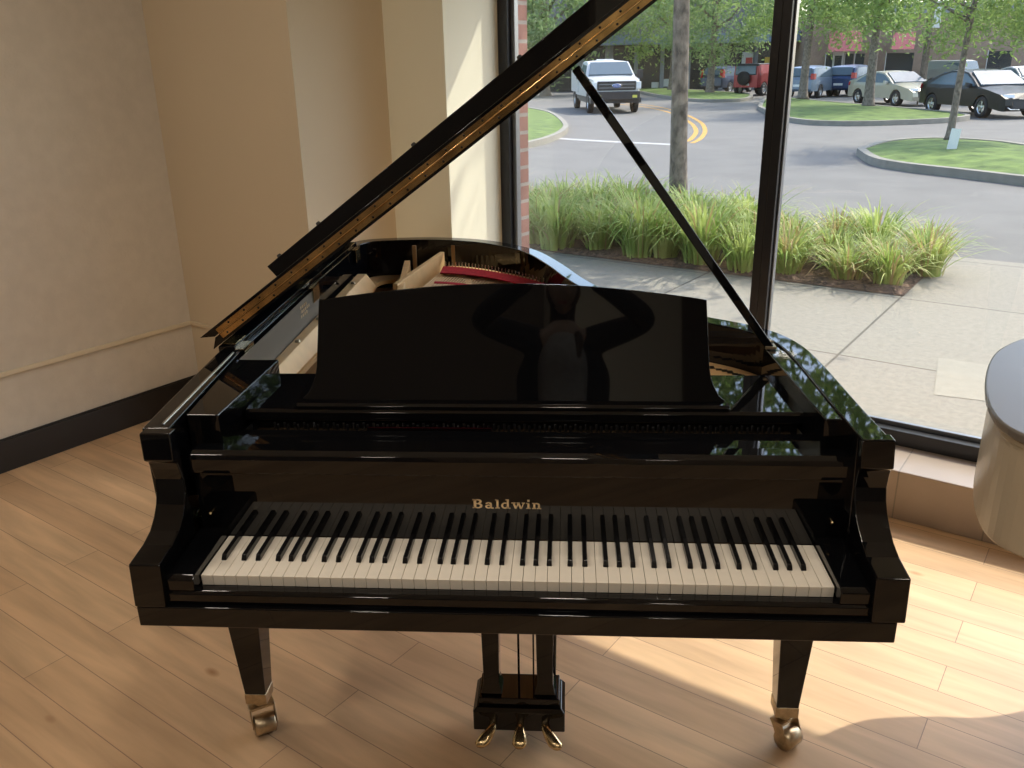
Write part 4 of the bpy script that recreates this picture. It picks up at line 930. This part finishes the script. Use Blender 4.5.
# head
mb = MB(); rows = []
for i in range(17):
    ph = PI*i/16; row = []
    for k in range(24):
        th = 2*PI*k/24; x = math.sin(ph)*math.cos(th); y = math.sin(ph)*math.sin(th); z = math.cos(ph)
        X, Y, Z = x*.074, y*.092, z*.115
        if z < 0: X *= 1+.30*z; Y *= 1+.16*z
        if y > .55: Y += .006
        if y > .85 and abs(x) < .22 and -.35 < z < .1: Y += .020*(1-abs(x)/.22)
        if y > .75 and -.62 < z < -.48 and abs(x) < .35: Y += .006
        if y > .6 and .02 < z < .25 and .15 < abs(x) < .6: Y -= .008
        row.append((X, Y, Z))
    rows.append(row)
mb.grid(rows, close=True)
for s in (-1, 1): mb.lathe([(0, -.006), (.022, -.006), (.026, .002), (.016, .008), (0, .004)], 10, axis='x', o=(s*.076, -.006, -.01))
head_ = mb.build('head', SKIN, per, loc=(0, .045, 1.625)); head_.rotation_euler = (-.10, 0, 0)
for s in (-1, 1): MB().lathe([(0, -.012), (.009, -.008), (.012, 0), (.009, .008), (0, .012)], 12, axis='y', o=(s*.030, .079, .012)).build('eye', mat('eye', (.6, .58, .55), rough=.2), head_)
MB().grid([[(-.024, .092, -.062), (-.012, .099, -.057), (0, .100, -.059), (.012, .099, -.057), (.024, .092, -.062)], [(-.024, .092, -.062), (-.012, .097, -.071), (0, .098, -.073), (.012, .097, -.071), (.024, .092, -.062)]]).build('mouth', mat('lips', (.42, .16, .13), rough=.5), head_)
mb = MB(); hr_ = []
for i in range(13):
    ph = PI*i/16; row = []
    for k in range(25):
        th = 2*PI*k/24; x = math.sin(ph)*math.cos(th); y = math.sin(ph)*math.sin(th); z = math.cos(ph)
        g_ = 1.10 if (y < .35 or z > .62) else .90
        row.append((x*.074*g_, y*.092*g_, z*.115*(1.09 if z > 0 else 1.0)+.004))
    hr_.append(row)
mb.grid(hr_); o_ = mb.build('hair', HR, per, loc=(0, .045, 1.625)); o_.rotation_euler = (-.10, 0, 0)
skin('hair_lock', [(0, -.0, 1.66), (0, -.035, 1.63), (0, -.05, 1.56), (.03, -.05, 1.46), (.075, .06, 1.40), (.07, .095, 1.28), (-.04, -.06, 1.44), (-.075, -.01, 1.34)], [(0, 1), (1, 2), (2, 3), (3, 4), (4, 5), (2, 6), (6, 7)], [(.06, .06), (.075, .06), (.07, .05), (.05, .035), .028, .018, .045, .03], HR, per)
# clothes
skin('shirt', [(0, .02, .86), (0, .03, 1.08), (0, .035, 1.26), (0, .02, 1.38), (0, .025, 1.44)], chain(5), [(.135, .115), (.125, .10), (.145, .115), (.11, .085), (.06, .06)], SH, per)
for s in (-1, 1):
    o = skin('jacket', [(s*.105, -.01, .80), (s*.10, -.01, 1.02), (s*.10, -.01, 1.24), (s*.10, -.005, 1.375), (s*.175, .01, 1.40), (s*.405, .10, 1.47), (s*.24, .26, 1.57), (s*.135, .35, 1.617)], chain(8), [(.085, .14), (.075, .125), (.085, .14), (.075, .10), .075, .062, .052, .040], JK, per)
skin('jacket_back', [(0, -.06, .80), (0, -.06, 1.05), (0, -.055, 1.28), (0, -.04, 1.40)], chain(4), [(.15, .07), (.14, .06), (.16, .07), (.13, .06)], JK, per)
skin('trouser_waist', [(0, .0, .95), (0, .005, .90), (0, .005, .84)], chain(3), [(.135, .105), (.15, .115), (.13, .10)], TR, per)
for s in (-1, 1):
    skin('trouser_leg', [(s*.04, 0, .92), (s*.088, 0, .84), (s*.095, .02, .48), (s*.095, -.015, .10)], chain(4), [(.11, .115), .105, .075, .062], TR, per)
    skin('shoe', [(s*.097, -.06, .042), (s*.10, .05, .040), (s*.105, .15, .032)], chain(3), [(.038, .040), (.042, .036), (.038, .026)], BT, per)
ph = MB().box((-.075, -.004, -.037), (.075, .004, .037)).build('phone', M['satin'], None, .004, 0.03, (.105, -1.435, 1.668)); tag(ph, 'dark phone held sideways in both raised hands of the person', 'phone')
